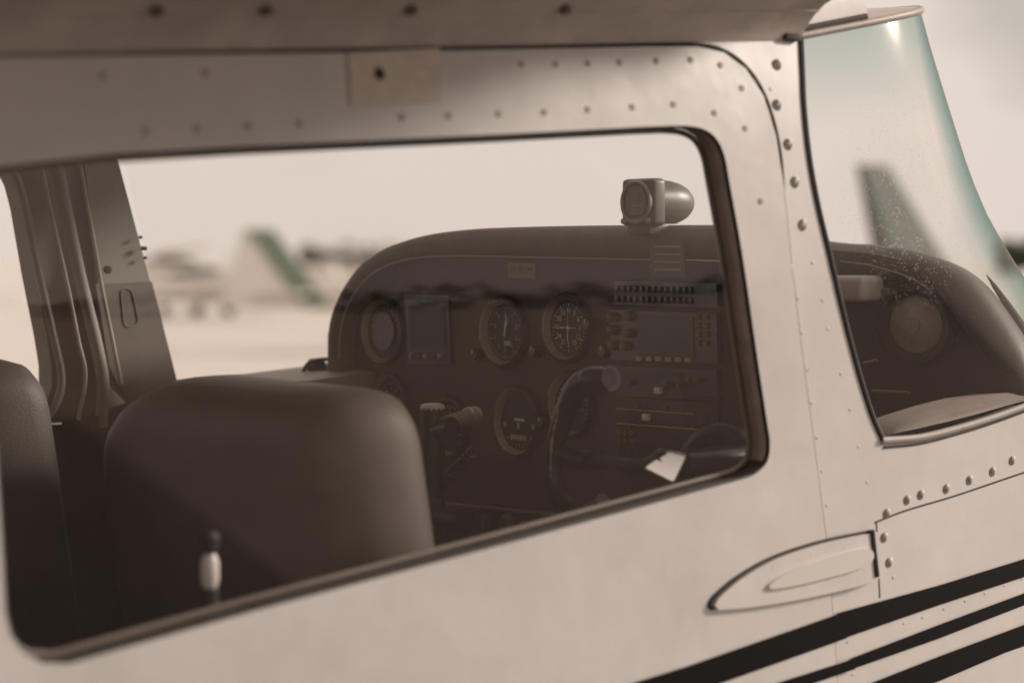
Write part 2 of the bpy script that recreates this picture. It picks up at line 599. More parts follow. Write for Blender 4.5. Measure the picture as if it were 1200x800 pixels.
DARK_DISC = mat('rivet_dark_disc', (.13, .10, .08), .8, var=.4, vscale=200)
studs('rivet', door, M['rivet'], [(610, 75), (650, 75), (688, 74), (725, 73), (768, 71), (808, 70), (843, 76), (868, 103), (525, 135), (583, 133), (637, 131), (688, 128), (740, 125), (788, 122), (836, 132), (872, 150), (470, 137), (350, 144), (290, 147), (230, 150), (170, 153), (240, 85), (120, 88), (890, 235)], .0031, -.003, .42, 10, mat('rivet_brown_disc', (.40, .345, .30), .7, var=.3, vscale=200))
studs('rivet', fus, M['rivet'], [(912, 75), (912, 122), (925, 168), (933, 212), (942, 262)], .0058, 0, .3, 14, DARK_DISC)
studs('rivet', fus, M['rivet'], [(903, 105), (928, 313), (952, 308), (935, 350), (964, 352), (940, 390), (970, 385), (946, 433), (985, 438), (951, 472), (996, 480), (957, 513), (1006, 523), (963, 552), (1016, 565), (969, 592), (1047, 676)], .0030)
studs('rivet', fus, M['rivet'], [(1059, 730), (1081, 723), (1106, 713), (1131, 704), (1154, 695), (1177, 686), (1197, 678), (993, 752), (999, 790)], .0028)
studs('screw', fus, M['rivet'], [(1040, 600), (1064, 584), (1080, 578), (1110, 571), (1137, 561), (1164, 551), (1187, 538), (1037, 628), (1043, 657)], .0050, 0, .6, 14, DARK_DISC)
# panel joints of the nose
mb = MB()
for line in ([(1024, 612), (1060, 598), (1120, 580), (1200, 553), (1300, 520)], [(1100, 795), (1140, 776), (1210, 752), (1300, 722)], [(1026, 612), (1030, 700)]):
    mb.tube(smoothpath([SW(*p, .0012) for p in line], 6), .0019, 6)
mb.build('panel_joint', M['gap'], fus)


# stripes
def band(mb, top, bot, off, mi=0, n=40):
    a = [S(*p) for p in top]; b = [S(*p) for p in bot]

    def at(poly, s):
        L_ = [0]
        for i in range(len(poly) - 1):
            L_.append(L_[-1] + math.dist(poly[i], poly[i + 1]))
        d = s * L_[-1]
        for i in range(len(poly) - 1):
            if d <= L_[i + 1] + 1e-9:
                t = (d - L_[i]) / (L_[i + 1] - L_[i])
                return poly[i][0] + (poly[i + 1][0] - poly[i][0]) * t, poly[i][1] + (poly[i + 1][1] - poly[i][1]) * t
        return poly[-1]
    vv, ff = [], []
    for i in range(n + 1):
        for q in (at(a, i / n), at(b, i / n)):
            vv.append(W(q[0], vs(q[1]) + off, q[1]))
    for i in range(n):
        ff.append([2 * i, 2 * i + 1, 2 * i + 3, 2 * i + 2])
    mb.add(vv, ff, mi)


seam_x = lambda y: 938 + (y - 410) * .155
S1 = ([(470, 877), (640, 829), (800, 780), (980, 718)], [(560, 885), (700, 843), (830, 803), (989, 746.5)])
S1b = ([(979, 718), (1100, 685), (1200, 654), (1330, 610)], [(988, 747), (1100, 708), (1200, 675), (1330, 628)])
mb = MB(); band(mb, *S1, -.0048); band(mb, *S1b, -.0018)
mb.build('stripe', M['black'], plane)
S2 = ([(700, 868), (850, 817), (996, 771)], [(700, 884), (850, 833), (999, 782.5)])
S2b = ([(995, 771), (1100, 731), (1200, 694), (1330, 645)], [(998, 783), (1100, 747), (1200, 708), (1330, 657)])
mb = MB(); band(mb, *S2, -.0048); band(mb, *S2b, -.0018)
mb.build('stripe', M['black'], plane)
S3b = ([(1003, 806), (1100, 768), (1200, 731), (1330, 682)], [(1003, 830), (1100, 797), (1200, 754), (1330, 696)])
mb = MB(); band(mb, *S3b, -.0018)
mb.build('stripe', M['black'], plane)

# air scoop / teardrop plate beside the post
tear = smoothpath([(1022, 622), (960, 635), (905, 653), (865, 675), (838, 697), (831, 708)], 6) + smoothpath([(836, 713), (880, 709), (940, 699), (1000, 685), (1028, 674)], 6)
tear = [(p.x, p.y) for p in tear]
mb = MB()
sheet(mb, [S(*p) for p in tear], [], .02, skin(-.009), .008, (0, 0, 0))
scoop = mb.build('air_scoop', M['paint'], plane)
mb = MB()
mb.tube(smoothpath([SW(*p, -.0035) for p in [(1023, 622), (960, 635), (905, 653), (865, 675), (838, 697), (831, 708), (834, 713)]], 6), .0022, 6)
mb.tube(smoothpath([SW(*p, -.0035) for p in [(834, 713), (880, 709), (940, 699), (1000, 685), (1028, 674)]], 6), .0009, 6)
mb.build('edge_seal', M['gap'], scoop)
mb = MB()
mb.tube([SW(1021, 621, -.008), SW(1024, 650, -.008), SW(1027, 675, -.008)], .0040, 8)
mb.build('scoop_mouth', M['rubber'], scoop)
ridge = [(p.x, p.y) for p in smoothpath([(1008, 641), (960, 652), (915, 669), (893, 683), (900, 688), (950, 678), (1008, 660)], 5, closed=True)]
mb = MB()
sheet(mb, [S(*p) for p in ridge], [], .02, skin(-.0125), .005, (0, 0, 0))
mb.build('ridge', mat('pale_blue_grey_paint', (.66, .61, .555), .35, coat=.2), scoop)
studs('rivet', scoop, M['rivet'], [(875, 676), (905, 664), (936, 655), (950, 650), (968, 646), (988, 641), (1013, 633), (1013, 668), (990, 673), (970, 678), (955, 681), (915, 690)], .0022, -.009)

# repair tape with a screw, across the top of the door
mb = MB()
sheet(mb, [S(405, 62), S(408, 124), S(514, 120), S(512, 57)], [], .02, skin(-.0046), .0010, (0, 0, 0))
tp = mb.build('repair_patch', M['tape'], door)
mb = MB(); dome(mb, 445, 87, .0062, -.0049, flat=.4)
mb.build('screw', M['gap'], tp)

# ---- wing with its root fairing
def wing_section(v, z_off, c0, c1, th, m=14):
    """closed airfoil ring at spanwise v; c0 trailing, c1 leading (u)"""
    ring = []
    ch = c1 - c0
    for i in range(m + 1):                   # upper side, leading edge to trailing edge
        s = i / m
        x = c1 - ch * (1 - math.cos(s * math.pi / 2)) ** 1.0
        tt = th * 5 * (.2969 * math.sqrt(s * s) ** .5 - .126 * s - .3516 * s ** 2 + .2843 * s ** 3 - .1036 * s ** 4)
        u = c1 - ch * s
        ring.append((u, max(tt, .003) * .95))
    low = []
    for i in range(m - 1, 0, -1):
        s = i / m
        tt = th * 5 * (.2969 * s ** .5 - .126 * s - .3516 * s ** 2 + .2843 * s ** 3 - .1036 * s ** 4)
        low.append((c1 - ch * s, -max(tt, .003) * .35))
    ring += low
    return [W(u, v, zA(u) + z_off + dz) for u, dz in ring]


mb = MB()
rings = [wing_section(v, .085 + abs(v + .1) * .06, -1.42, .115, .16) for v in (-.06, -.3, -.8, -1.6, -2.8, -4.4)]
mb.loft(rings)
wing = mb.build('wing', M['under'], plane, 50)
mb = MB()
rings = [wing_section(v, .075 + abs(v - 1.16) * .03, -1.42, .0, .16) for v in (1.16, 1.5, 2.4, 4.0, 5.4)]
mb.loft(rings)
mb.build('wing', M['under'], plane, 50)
# fairing: from the cabin side out under the wing
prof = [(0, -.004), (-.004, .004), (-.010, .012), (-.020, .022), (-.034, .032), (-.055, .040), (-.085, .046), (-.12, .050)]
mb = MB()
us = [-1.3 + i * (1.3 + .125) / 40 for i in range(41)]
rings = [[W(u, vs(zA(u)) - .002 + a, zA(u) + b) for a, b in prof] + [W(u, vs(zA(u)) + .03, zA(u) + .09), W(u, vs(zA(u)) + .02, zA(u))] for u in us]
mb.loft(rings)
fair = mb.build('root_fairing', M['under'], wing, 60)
mb = MB()
mb.tube([W(u, vs(zA(u)) - .0275, zA(u) + .0265) for u in us], .0018, 6)
mb.build('fairing_joint', M['reveal'], wing)
SCREW = mat('screw_dull', (.16, .125, .105), .6, var=.3, vscale=90)
for px, py in [(180, 20), (310, 40), (480, 42), (660, 38)]:
    u, z = S(px, py, -.03)
    c = W(u, vs(zA(u)) - .0275 - .006, zA(u) + .0205 + .006)
    mb = MB(); mb.lathe(c, (-N * .6 - Z * .8), [(.0062, -.003), (.0058, .0012), (.004, .002), (0, .0022)], 12)
    mb.build('screw', SCREW, wing)
# dark block at the front of the fairing and roof front
mb = MB()
mb.box(SW(926, 44, -.002), D, N, Z, .026, .012, .008, bev=.002)
mb.build('fairing_clip', M['gap'], wing)

# ---- windshield
def superplan(uA, vA, uB, vB, uF, th, p=4.2):
    c, s = math.cos(th), math.sin(th)
    k = (1 if c >= 0 else -1) * abs(c) ** (2 / p)
    v = (vA + vB) / 2 - (vB - vA) / 2 * k
    w = (v - vA) / (vB - vA)
    ul = uA + (uB - uA) * w
    return ul + (uF - ul) * abs(s) ** (2 / p), v


def px_of(p):
    r = p - CAM
    y = r.dot(FW)
    return 600 + F * r.dot(RT) / y, 400 - F * r.dot(UP) / y


far_px_t, far_px_b = (135, 178), (206, 447)
uBt, zBt = hitv(*far_px_t, 1.06); uBb, zBb = hitv(*far_px_b, 1.10)
sil = [(-60, 1068), (7, 1077), (61, 1092), (120, 1110), (202, 1136), (250, 1156), (270, 1166), (324, 1200), (400, 1248), (520, 1300)]


def silpx(y):
    for (y0, x0), (y1, x1) in zip(sil, sil[1:]):
        if y0 <= y <= y1:
            return x0 + (x1 - x0) * (y - y0) / (y1 - y0)
    return sil[-1][1]


NT, NS = 64, 22
edge_pts = smoothpath([(u, z) for u, z in post_edge_uz], 6)
grid = []
for i in range(NS + 1):
    s = i / NS
    e = edge_pts[round((len(edge_pts) - 1) * (1 - s))]
    uA, zN = e.x + .004, e.y
    vA = vs(zN) + .004
    uB = uBb + (uBt - uBb) * s; vB = 1.10 - .04 * s; zF = zBb + (zBt + .04 - zBb) * s

    def row(uF):
        out = []
        for j in range(NT + 1):
            th = math.pi * j / NT
            u, v = superplan(uA, vA, uB, vB, uF, th)
            w = (v - vA) / (vB - vA)
            z = zN + (zF - zN) * w + (u - (uA + (uB - uA) * w)) * (.20 * s + .02 * (1 - s))
            out.append(W(u, v, z))
        return out
    lo, hi = .2, 2.2
    for _ in range(24):
        mid = (lo + hi) / 2
        best = max((px_of(p) for p in row(mid)), key=lambda q: q[0])
        if best[0] < silpx(best[1]):
            lo = mid
        else:
            hi = mid
    grid.append((row(lo), lo))
# smooth the front distance
fr = [g[1] for g in grid]
mb = MB()
mb.loft([g[0] for g in grid], closed=False, cap=False)
wsh = mb.build('windshield', M['screen_glass'], plane, 80)
# frames: post edge seal, top frame, base seal
mb = MB()
mb.tube([W(p.x + .002, vs(p.y) + .001, p.y) for p in edge_pts], .0042, 8)
mb.build('edge_seal', M['rubber'], wsh)
top = grid[-1][0]
mb = MB()
mb.tube([p + Z * .002 for p in top], .0048, 10)
mb.build('top_frame', mat('frame_brown', (.30, .245, .21), .5, var=.2, vscale=30), wsh)
mb = MB()
ring_ = top
cen = sum(ring_, V((0, 0, 0))) / len(ring_)
mb2 = MB()
mb2.loft([[p - Z * .002 for p in ring_], [p.lerp(cen, .5) + Z * .004 for p in ring_], [p.lerp(cen, .97) + Z * .006 for p in ring_]], closed=False, cap=False)
mb2.loft([[p - Z * .002 for p in ring_], [p + Z * .006 - (p - cen) * .004 for p in ring_], [p.lerp(cen, .4) + Z * .018 for p in ring_], [p.lerp(cen, .97) + Z * .022 for p in ring_]], 1, closed=False, cap=False)
mb2.build('roof_front', [M['posttrim'], M['under']], plane, 60)
kc = next((j for j in range(NT) if px_of(top[j])[0] > 1018), 12)
mb.loft([[p + Z * a_ - D * b_ for p in top[:kc]] for a_, b_ in [(.0125, .001), (.016, .0005), (.021, .004), (.026, .02), (.029, .06), (.02, .14)]], closed=False, cap=False)
mb.build('top_fairing', M['paint'], wsh, 60)
mb = MB()
mb.tube([p + Z * .009 - D * .003 for p in top[:kc]], .0038, 8)
mb.build('top_gap', M['gap'], wsh)
mb = MB()
bot = grid[0][0]
mb.tube([p - Z * .001 for p in bot], .0040, 8)
mb.tube(smoothpath([SW(*p, -.001) for p in [(1033, 516), (1080, 512), (1130, 499.5), (1170, 487), (1200, 476), (1260, 452), (1330, 424)]], 5), .0042, 8)
mb.build('base_seal', mat('base_frame', (.36, .31, .275), .6, var=.15, vscale=30), wsh)
mb = MB()
mb.tube(smoothpath([SW(*p, -.0005) for p in [(1036, 524), (1080, 519), (1130, 506), (1170, 493), (1200, 482), (1260, 458), (1330, 430)]], 5), .0016, 8)
mb.build('base_joint', M['gap'], wsh)

# ---- cowl deck, roof, far side, floor, bulkhead, belly
mb = MB()
bl = bot
rim = [W(1.9, .12 + .86 * j / NT, 1.21 + .02 * math.sin(math.pi * j / NT)) for j in range(NT + 1)]
rings = []
for k in range(9):
    t = k / 8
    ring = []
    for j in range(NT + 1):
        a = bl[j] - Z * .012; b = rim[j]
        if j < 6 or j > NT - 6:
            pass
        q = a.lerp(b, t); q.z += .10 * math.sin(math.pi * t) * math.sin(math.pi * j / NT)
        ring.append(q)
    rings.append(ring)
mb.loft(rings, closed=False, cap=False)
mb.build('engine_cowl', M['paint'], plane, 60)

far_win_front = [(0, 196), (8, 203), (16, 218), (24, 245), (40, 320), (58, 395), (65, 430), (66, 452), (60, 474), (48, 490), (36, 498)]
fwf = [hitv(px, py, 1.09) for px, py in far_win_front]
zsill = fwf[-1][1]
far_hole = [(-1.05, 1.76)] + [(fwf[0][0] - .05, fwf[0][1] + .004)] + fwf + [(-1.05, zsill - .01)]
far_front = [(uBt - .01, 1.86), (uBt - .002, zBt)] + [(uBb + .0, zBb - .01)]
far_outer = [(-2.6, 1.50), (-1.3, 1.80)] + far_front + [(.3, zBb - .02), (.9, zBb - .05), (1.9, 1.21), (1.9, .75), (.9, .52), (-1.0, .5), (-2.6, .72)]
mb = MB()
sheet(mb, far_outer, [far_hole, rear_win], .06, lambda u, z, d: W(u, 1.105 - max(0, z - 1.35) * .09 + .04 - d, z), .04, (0, 1, 1))
farside = mb.build('far_side', [M['paint'], M['posttrim']], plane)


def farsheet(px, v, thick, name, m, parent):
    mb = MB()
    sheet(mb, [hitv(*p, v) for p in px], [], .03, lambda u, z, d: W(u, v + d, z), thick, (0, 0, 0))
    return mb.build(name, m, parent)


post = farsheet([(98, 182), (136, 180), (150, 232), (168, 300), (188, 375), (207, 449), (150, 470), (120, 440), (115, 330), (108, 260)], 1.062, .01, 'post_cover', M['posttrim'], farside)
farsheet([(112, 333), (178, 330), (209, 452), (150, 475), (128, 430), (120, 380)], 1.058, .003, 'post_dim_reflection', M['postdark'], farside)  # darker sheet standing in for the dimmer reflection over the lower post
mb = MB()
slot = rpoly([(141, 338, 8), (154, 338, 8), (163, 380, 8), (146, 384, 8)], 5)
P3 = lambda px, py, v: W(*(lambda q: (q[0], v, q[1]))(hitv(px, py, v)))
mb.tube([P3(x, y, 1.0575) for x, y in slot], .0010, 6, closed=True)
mb.build('slot_rim', mat('slot_rim', (.25, .20, .17), .5), farside)
mb = MB()
mb.tube(smoothpath([P3(*p, 1.06) for p in [(2, 190), (16, 203), (27, 232), (46, 320), (64, 398), (72, 436), (70, 462), (58, 486), (36, 499)]], 6), .006, 10)
mb.build('window_seal', M['posttrim'], farside)
mb = MB()
mb.tube(smoothpath([P3(*p, 1.05) for p in [(64, 180), (78, 250), (95, 330), (112, 400), (121, 450), (118, 500)]], 6), .009, 12)
mb.build('door_jamb_trim', M['posttrim'], farside)
mb = MB()
mb.tube(smoothpath([P3(*p, 1.046) for p in [(46, 182), (60, 250), (78, 330), (92, 400), (100, 440), (92, 492)]], 6), .003, 8)
mb.tube(smoothpath([P3(*p, 1.046) for p in [(92, 182), (104, 250), (118, 330), (132, 400), (142, 450)]], 6), .003, 8)
mb.build('jamb_gap', M['reveal'], farside)
for (px, py), r_, h_, ax_ in [((126, 316), .006, .004, -N), ((167, 291), .003, .007, (D - N * .3).normalized()), ((164.5, 278), .0022, .003, (D - N * .3).normalized()), ((170, 302), .0022, .003, (D - N * .3).normalized())]:
    mb = MB(); mb.lathe(P3(px, py, 1.054), ax_, [(r_, -.002), (r_, h_ * .7), (r_ * .7, h_ * .9), (0, h_)], 10)
    mb.build('screw', M['gap'], farside)
# dark door panel below the far window
mb = MB()
sheet(mb, [(-1.4, .62), (-1.4, zsill - .002), (fwf[-1][0], zsill - .002), (-.20, zsill + .012), (-.08, zsill + .04), (.18, zBb - .03), (.18, .62)], [], .08, lambda u, z, d: W(u, 1.045 + d, z), .03, (0, 0, 0))
mb.box(W(-.6, 1.02, 1.02), D, N, Z, .55, .06, .05, bev=.015)
mb.build('side_panel', M['wall'], farside)
mb = MB()
mb.tube([W(-1.3, 1.04, zsill + .001), W(fwf[-1][0] + .02, 1.04, zsill + .003)], .004, 8)
mb.build('sill_strip', M['metal'], farside)

# roof, floor, rear wall, firewall, belly
mb = MB()
rr = []
for i in range(16):
    u = -2.6 + i * (2.6 + .06) / 15
    z0 = zA(u) + .05 if u > -1.3 else zA(-1.3) + .05 - (-1.3 - u) * .2
    rr.append([W(u, .03 + 1.08 * j / 12, z0 + .07 * math.sin(math.pi * j / 12) * .6) for j in range(13)])
low = [[p - Z * .05 for p in r] for r in rr]
mb.loft([a + b[::-1] for a, b in zip(rr, low)], 0)
mb.build('cabin_roof', M['liner'], plane, 60)
mb = MB()
mb.box(W(-.75, .56, .66), D, N, Z, 3.4, 1.05, .03)
mb.build('cabin_floor', M['wall'], plane)
mb = MB()
mb.box(W(-2.3, .56, 1.1), D, N, Z, .04, 1.05, .9)
mb.build('rear_bulkhead', M['wall'], plane)
mb = MB()
rr = []
for i in range(12):
    u = -2.6 + i * 4.5 / 11
    zb = .72 - .22 * min(1, (u + 2.6) / 1.6) if u < -1 else .5 + .25 * max(0, (u - .9)) / 1.0
    rr.append([W(u, vs(zb) + .004 + (1.13 - vs(zb)) * j / 8, zb + .01 - .05 * math.sin(math.pi * j / 8)) for j in range(9)])
mb.loft(rr, closed=False, cap=False)
mb.build('belly', M['paint'], plane, 60)
mb = MB()
mb.box(W(1.92, .56, 1.0), D, N, Z, .05, .95, .45, bev=.02)
mb.lathe(W(1.94, .56, 1.03), D, [(.15, 0), (.145, .06), (.11, .16), (.05, .24), (0, .26)], 24)
mb.build('nose_bowl', M['paint'], plane)


def wheel(c, r, w, parent, top):
    mb = MB()
    mb.lathe(c - N * w / 2, N, [(r * .5, 0), (r * .9, .005), (r, w * .3), (r, w * .7), (r * .9, w - .005), (r * .5, w)], 28)
    wh = mb.build('wheel', M['rubber'], parent)
    mb = MB(); mb.lathe(c - N * (w / 2 + .004), N, [(r * .45, 0), (r * .5, .01), (r * .5, w), (r * .45, w + .008)], 20)
    mb.build('hub', M['metal'], wh)
    mb = MB(); mb.tube([c, top], .03, 10); mb.build('gear_leg', M['under'], parent)


wheel(W(-.7, -.55, .2), .2, .14, plane, W(-.7, .3, .52))
wheel(W(-.7, 1.67, .2), .2, .14, plane, W(-.7, .8, .52))
wheel(W(1.4, .56, .18), .18, .12, plane, W(1.4, .56, .62))

# ---- seats
def seat(u0, u1, v0, v1, ztop, name='seat'):
    """leaning rounded backrest, plus the cushion below"""
    w = v1 - v0; vc = (v0 + v1) / 2
    h = .58
    base = []
    for x, y in rpoly([(-w * .46, 0, .05), (w * .46, 0, .05), (w * .52, h * .66, .2), (w * .42, h, .22), (-w * .49, h * .99, .055), (-w * .505, h * .6, .12)], 8):
        base.append((x, y))
    depth = u1 - u0
    prof = [(0, .80), (.004, .855), (.012, .90), (.025, .94), (.043, .972), (.062, .992), (.08, 1.0), (depth - .01, 1.0), (depth + .01, .98), (depth + .02, .94), (depth + .025, .88)]
    cx, cy = 0, h * .5
    rings = []
    for k, (t, s) in enumerate(prof):
        ring = []
        for x, y in base:
            xx, yy = x - cx, y - cy
            l = max(1e-6, math.hypot(xx, yy))
            ins = (1 - s) * .30
            xx *= 1 - ins / l * 1; yy *= 1 - ins / l * 1
            lean = -(yy + cy - h) * .16
            ring.append(W(u0 + t + lean, vc + xx, ztop - h + yy + cy))
        rings.append(ring)
    mb = MB(); mb.loft(rings)
    mb.box(W(u0 + .32, vc, ztop - h - .04), D, N, Z, .5, w * .92, .13, bev=.045, seg=4)
    for s in (-1, 1):
        mb.box(W(u0 + .30, vc + s * w * .3, .73), D, N, Z, .42, .03, ztop - h - .08 - .67 + .02, bev=.004)
    st = mb.build(name, M['leather'], plane, 75)
    return st


s1 = seat(-.45, -.345, .135, .675, 1.418)
s2 = seat(-.60, -.48, .70, 1.03, 1.43)

# latch lever on the inside of the door
mb = MB()
c = SW(246, 668, .075)
mb.tube([c + Z * .016, c + Z * .008, c - Z * .010, c - Z * .016], [.005, .0085, .0085, .006], 14)
lv = mb.build('latch_lever', M['white'], door)
mb = MB()
mb.tube([c + Z * .036, c + Z * .030, c + Z * .016], [.006, .010, .007], 12)
mb.build('lever_pivot', M['rubber'], lv)
mb = MB()
mb.tube([c - Z * .016, c - Z * .04, c - Z * .05 - N * .03], [.008, .009, .009], 12)
mb.build('lever_base', M['rubber'], lv)

# ---- instrument panel
UPN = .175
A_R, A_U, A_N = -N, Z, -D                   # right, up, and towards the pilot, on the panel
outer_px = [(384, 640), (384, 420), (385, 385), (390, 362), (402, 336), (422, 309), (450, 289), (490, 276), (540, 269), (600, 266), (700, 264), (800, 263.5), (880, 264), (926, 266)]
inner_px = [(397, 640), (397, 420), (399, 388), (405, 365), (417, 341), (437, 320), (462, 308), (490, 302), (530, 300), (600, 301), (700, 303), (800, 305), (880, 308), (920, 310)]
mb = MB()
pts = [vz(L(x, y, UPN)) for x, y in [(p.x, p.y) for p in smoothpath(inner_px, 4)]]
vR = pts[-1][0]
face = [(p[0], p[1]) for p in pts] + [(vR, .95), (pts[0][0], .95)]
sheet(mb, face, [], .08, lambda v, z, d: W(UPN + d, v, z), .02, (0, 0, 0))
panel = mb.build('instrument_panel', M['panel'], plane)
mb = MB()
mb.tube(smoothpath([L(x, y, UPN - .0345) for x, y in inner_px[1:-2]], 5), .0013, 6)
mb.build('trim_strip', M['trim'], panel)
# padded glareshield: a thick lip round the panel and a hood running forward to the windshield
mb = MB()
o_ = smoothpath(outer_px, 4); i_ = smoothpath(inner_px, 4)
rings = []
for a, b in zip(o_, i_):
    po, pi = L(a.x, a.y, UPN - .03), L(b.x, b.y, UPN - .03)
    d = (po - pi)
    g = max(.05, min(1, (vz(po)[0] - .12) / .45))
    rings.append([pi + D * .028, pi + D * .004 + d * .06, pi + d * .25 - D * .006, pi + d * .6 - D * .008, pi + d * .88 - D * .001, po + D * .012, po + D * .06, po + D * .20 * g - Z * .004, po + D * .38 * g - Z * .02, po + D * .38 * g - Z * .04, pi + D * .06])
mb.loft(rings)
hood = mb.build('glareshield', M['pad'], plane, 60)


def P(px, py, lift=0.0):
    return L(px, py, UPN) + A_N * lift


def gauge(px, py, R, kind, name='gauge', parent=None):
    c = P(px, py)
    mb = MB()
    mb.lathe(c, A_N, [(R * 1.06, -.004), (R * 1.06, .004), (R * 1.0, .009), (R * .93, .010)], 44, 0, cap=False)
    mb.lathe(c, A_N, [(R * .93, .010), (R * .84, .003), (R * .82, -.0005)], 44, 5, cap=False)
    f = A_N * .0012
    mb.lathe(c, A_N, [(R * .83, -.003), (R * .83, .0005), (0, .0005)], 40, 1)
    a = lambda th, r: c + (A_R * math.sin(th) + A_U * math.cos(th)) * r + f

    def tick(th, r0, r1, w, mi=2):
        t = (A_R * math.cos(th) - A_U * math.sin(th)) * w
        p0, p1 = a(th, r0), a(th, r1)
        mb.add([p0 - t, p0 + t, p1 + t, p1 - t], [[0, 1, 2, 3]], mi)

    def needle(th, r0, r1, w, mi=3):
        t = (A_R * math.cos(th) - A_U * math.sin(th)) * w
        p0, p1 = a(th, r0) + A_N * .0015, a(th, r1) + A_N * .0015
        mb.add([p0 - t, p0 + t, p1 + t * .25, p1 - t * .25], [[0, 1, 2, 3]], mi)
    if kind == 'vor':
        for k in range(36):
            tick(k * math.pi / 18, R * (.66 if k % 3 else .62), R * .72, R * .012, 4 if k % 3 else 2)
        for k, s in enumerate(['N', '3', '6', 'E', '12', '15', 'S', '21', '24', 'W', '30', '33']):
            th = k * math.pi / 6
            text_mesh(mb, s, a(th, R * .50), A_R, A_U, R * .22, 2)
        needle(math.pi / 2, -R * .36, R * .36, R * .02); needle(0, -R * .40, R * .40, R * .02)
        mb.lathe(c + f, A_N, [(R * .06, 0), (R * .05, .002), (0, .002)], 12, 2)
    elif kind == 'alt':
        for k in range(50):
            tick(k * math.pi / 25, R * (.70 if k % 5 else .62), R * .76, R * .012, 4)
        for k in range(10):
            text_mesh(mb, str(k), a(k * math.pi / 5, R * .5), A_R, A_U, R * .2, 4)
        needle(math.radians(8), -R * .12, R * .50, R * .055); needle(math.radians(22), -R * .1, R * .48, R * .03)
        mb.box(c + f - A_U * R * .32 + A_R * R * .1, A_R, A_U, A_N, R * .3, R * .14, .001, 4)
    elif kind == 'att':
        mb.lathe(c + f, A_N, [(R * .56, 0), (R * .56, .003), (R * .50, .003)], 30, 0)
        for k in range(-3, 4):
            p = c + f * 2 + A_U * R * .12 * k
            mb.box(p, A_R, A_U, A_N, R * (.5 if k % 2 == 0 else .25), R * .015, .0006, 4)
        for k in range(11):
            tick(math.radians(-75 + 15 * k), R * .62, R * .72, R * .012, 4)
        mb.box(c + f * 2.2, A_R, A_U, A_N, R * .02, R * .9, .0006, 4)
    elif kind == 'turn':
        for k in (-2, -1, 1, 2):
            tick(math.pi / 2 * (1 if k > 0 else -1) + k * .12, R * .55, R * .72, R * .03, 4)
        mb.box(c + f * 2 + A_U * R * .06 + A_R * R * .05, A_R, A_U, A_N, R * .44, R * .07, .001, 3)
        mb.box(c + f * 2 - A_U * R * .12 + A_R * R * .0, A_R, A_U, A_N, R * .1, R * .18, .001, 4)
        mb.box(c + f * 2 - A_U * R * .45, A_R, A_U, A_N, R * .7, R * .14, .001, 4)
        for k in range(9):
            tick(math.radians(130 + 12 * k), R * .64, R * .74, R * .014, 4)
    else:
        for k in range(24):
            tick(math.radians(-150 + 12.5 * k), R * (.64 if k % 3 else .57), R * .74, R * .014, 4)
        for k in range(8):
            text_mesh(mb, str(k * 2), a(math.radians(-150 + 37.5 * k), R * .44), A_R, A_U, R * .17, 4)
        needle(math.radians(-60), -R * .15, R * .6, R * .03)
    g = mb.build(name, [M['bezel'], M['dial'], M['mark'], M['needle'], M['markdim'], M['rim']], parent or panel, 35)
    return g


pxm = (L(665, 383, UPN) - CAM).dot(FW) / F     # metres per photo pixel there
gauge(451, 388, 40 * pxm * 1.10, 'att', 'attitude_gauge')
gauge(593, 389, 42 * pxm, 'alt', 'altimeter')
gauge(667, 384, 40 * pxm, 'vor', 'course_gauge')
gauge(609, 494, 42 * pxm, 'turn', 'turn_gauge')
gauge(672, 474, 38 * pxm, 'asi', 'round_gauge')
gauge(459, 470, 34 * pxm * 1.08, 'asi', 'round_gauge')
gauge(528, 500, 38 * pxm, 'asi', 'round_gauge')


def quad_on(mb, corners, lift, thick, mi=0):
    ps = [P(x, y, lift) for x, y in corners]
    mb.prism(ps, A_N * thick, mi)


def knob(px, py, r, h, name='knob', m='bezel', cap=None):
    c = P(px, py)
    mb = MB()
    mb.lathe(c, A_N, [(r * 1.15, -.002), (r * 1.15, h * .2), (r, h * .25), (r * .92, h * .9), (r * .8, h), (r * .3, h * 1.02), (0, h)], 18, 0)
    if cap:
        mb.box(c + A_N * (h * 1.05) + A_U * r * .45, A_R, A_U, A_N, r * .16, r * .7, .0012, 1)
    return mb.build(name, [M[m], M['mark']], panel, 40)


for px, py in [(563, 415), (632, 411), (714, 411), (641, 494), (695, 380)]:
    knob(px, py, .0085, .014, cap=True)
# big display left of the altimeter
mb = MB()
quad_on(mb, [(477, 348), (528, 349), (531, 428), (480, 427)], .0, .004, 0)
dsp = mb.build('flight_display', M['yoke'], panel)
mb = MB(); quad_on(mb, [(482, 358), (523, 359), (526, 408), (485, 407)], .0043, .0006); mb.build('display_screen', M['dial'], dsp)
mb = MB(); quad_on(mb, [(477, 345.5), (527, 346.5), (527, 348), (477, 347)], .002, .003); quad_on(mb, [(498, 352), (510, 352.3), (510, 353.6), (498, 353.4)], .0043, .001); mb.build('edge_highlight_strip', M['trim'], dsp)
for k in range(5):
    c = P(487 + k * 8.4, 416.5 + k * .1, .004)
    mb = MB(); mb.lathe(c, A_N, [(.0045, 0), (.004, .006), (.002, .007), (0, .007)], 12)
    mb.build('display_knob', M['button' if k % 2 else 'trim'], dsp)
# placard
mb = MB()
quad_on(mb, [(596, 308), (628, 308.6), (629, 326), (597, 325.4)], 0, .002, 0)
plc = mb.build('registration_placard', mat('placard_plate', (.26, .215, .185), .45, var=.15, vscale=90), panel)
mb = MB()
text_mesh(mb, 'N1855M', P(612.5, 317, .0024), A_R, A_U, .0125, 0)
mb.build('lettering', M['dial'], plc)
knob(419, 341, .0032, .003, 'screw', 'trim')

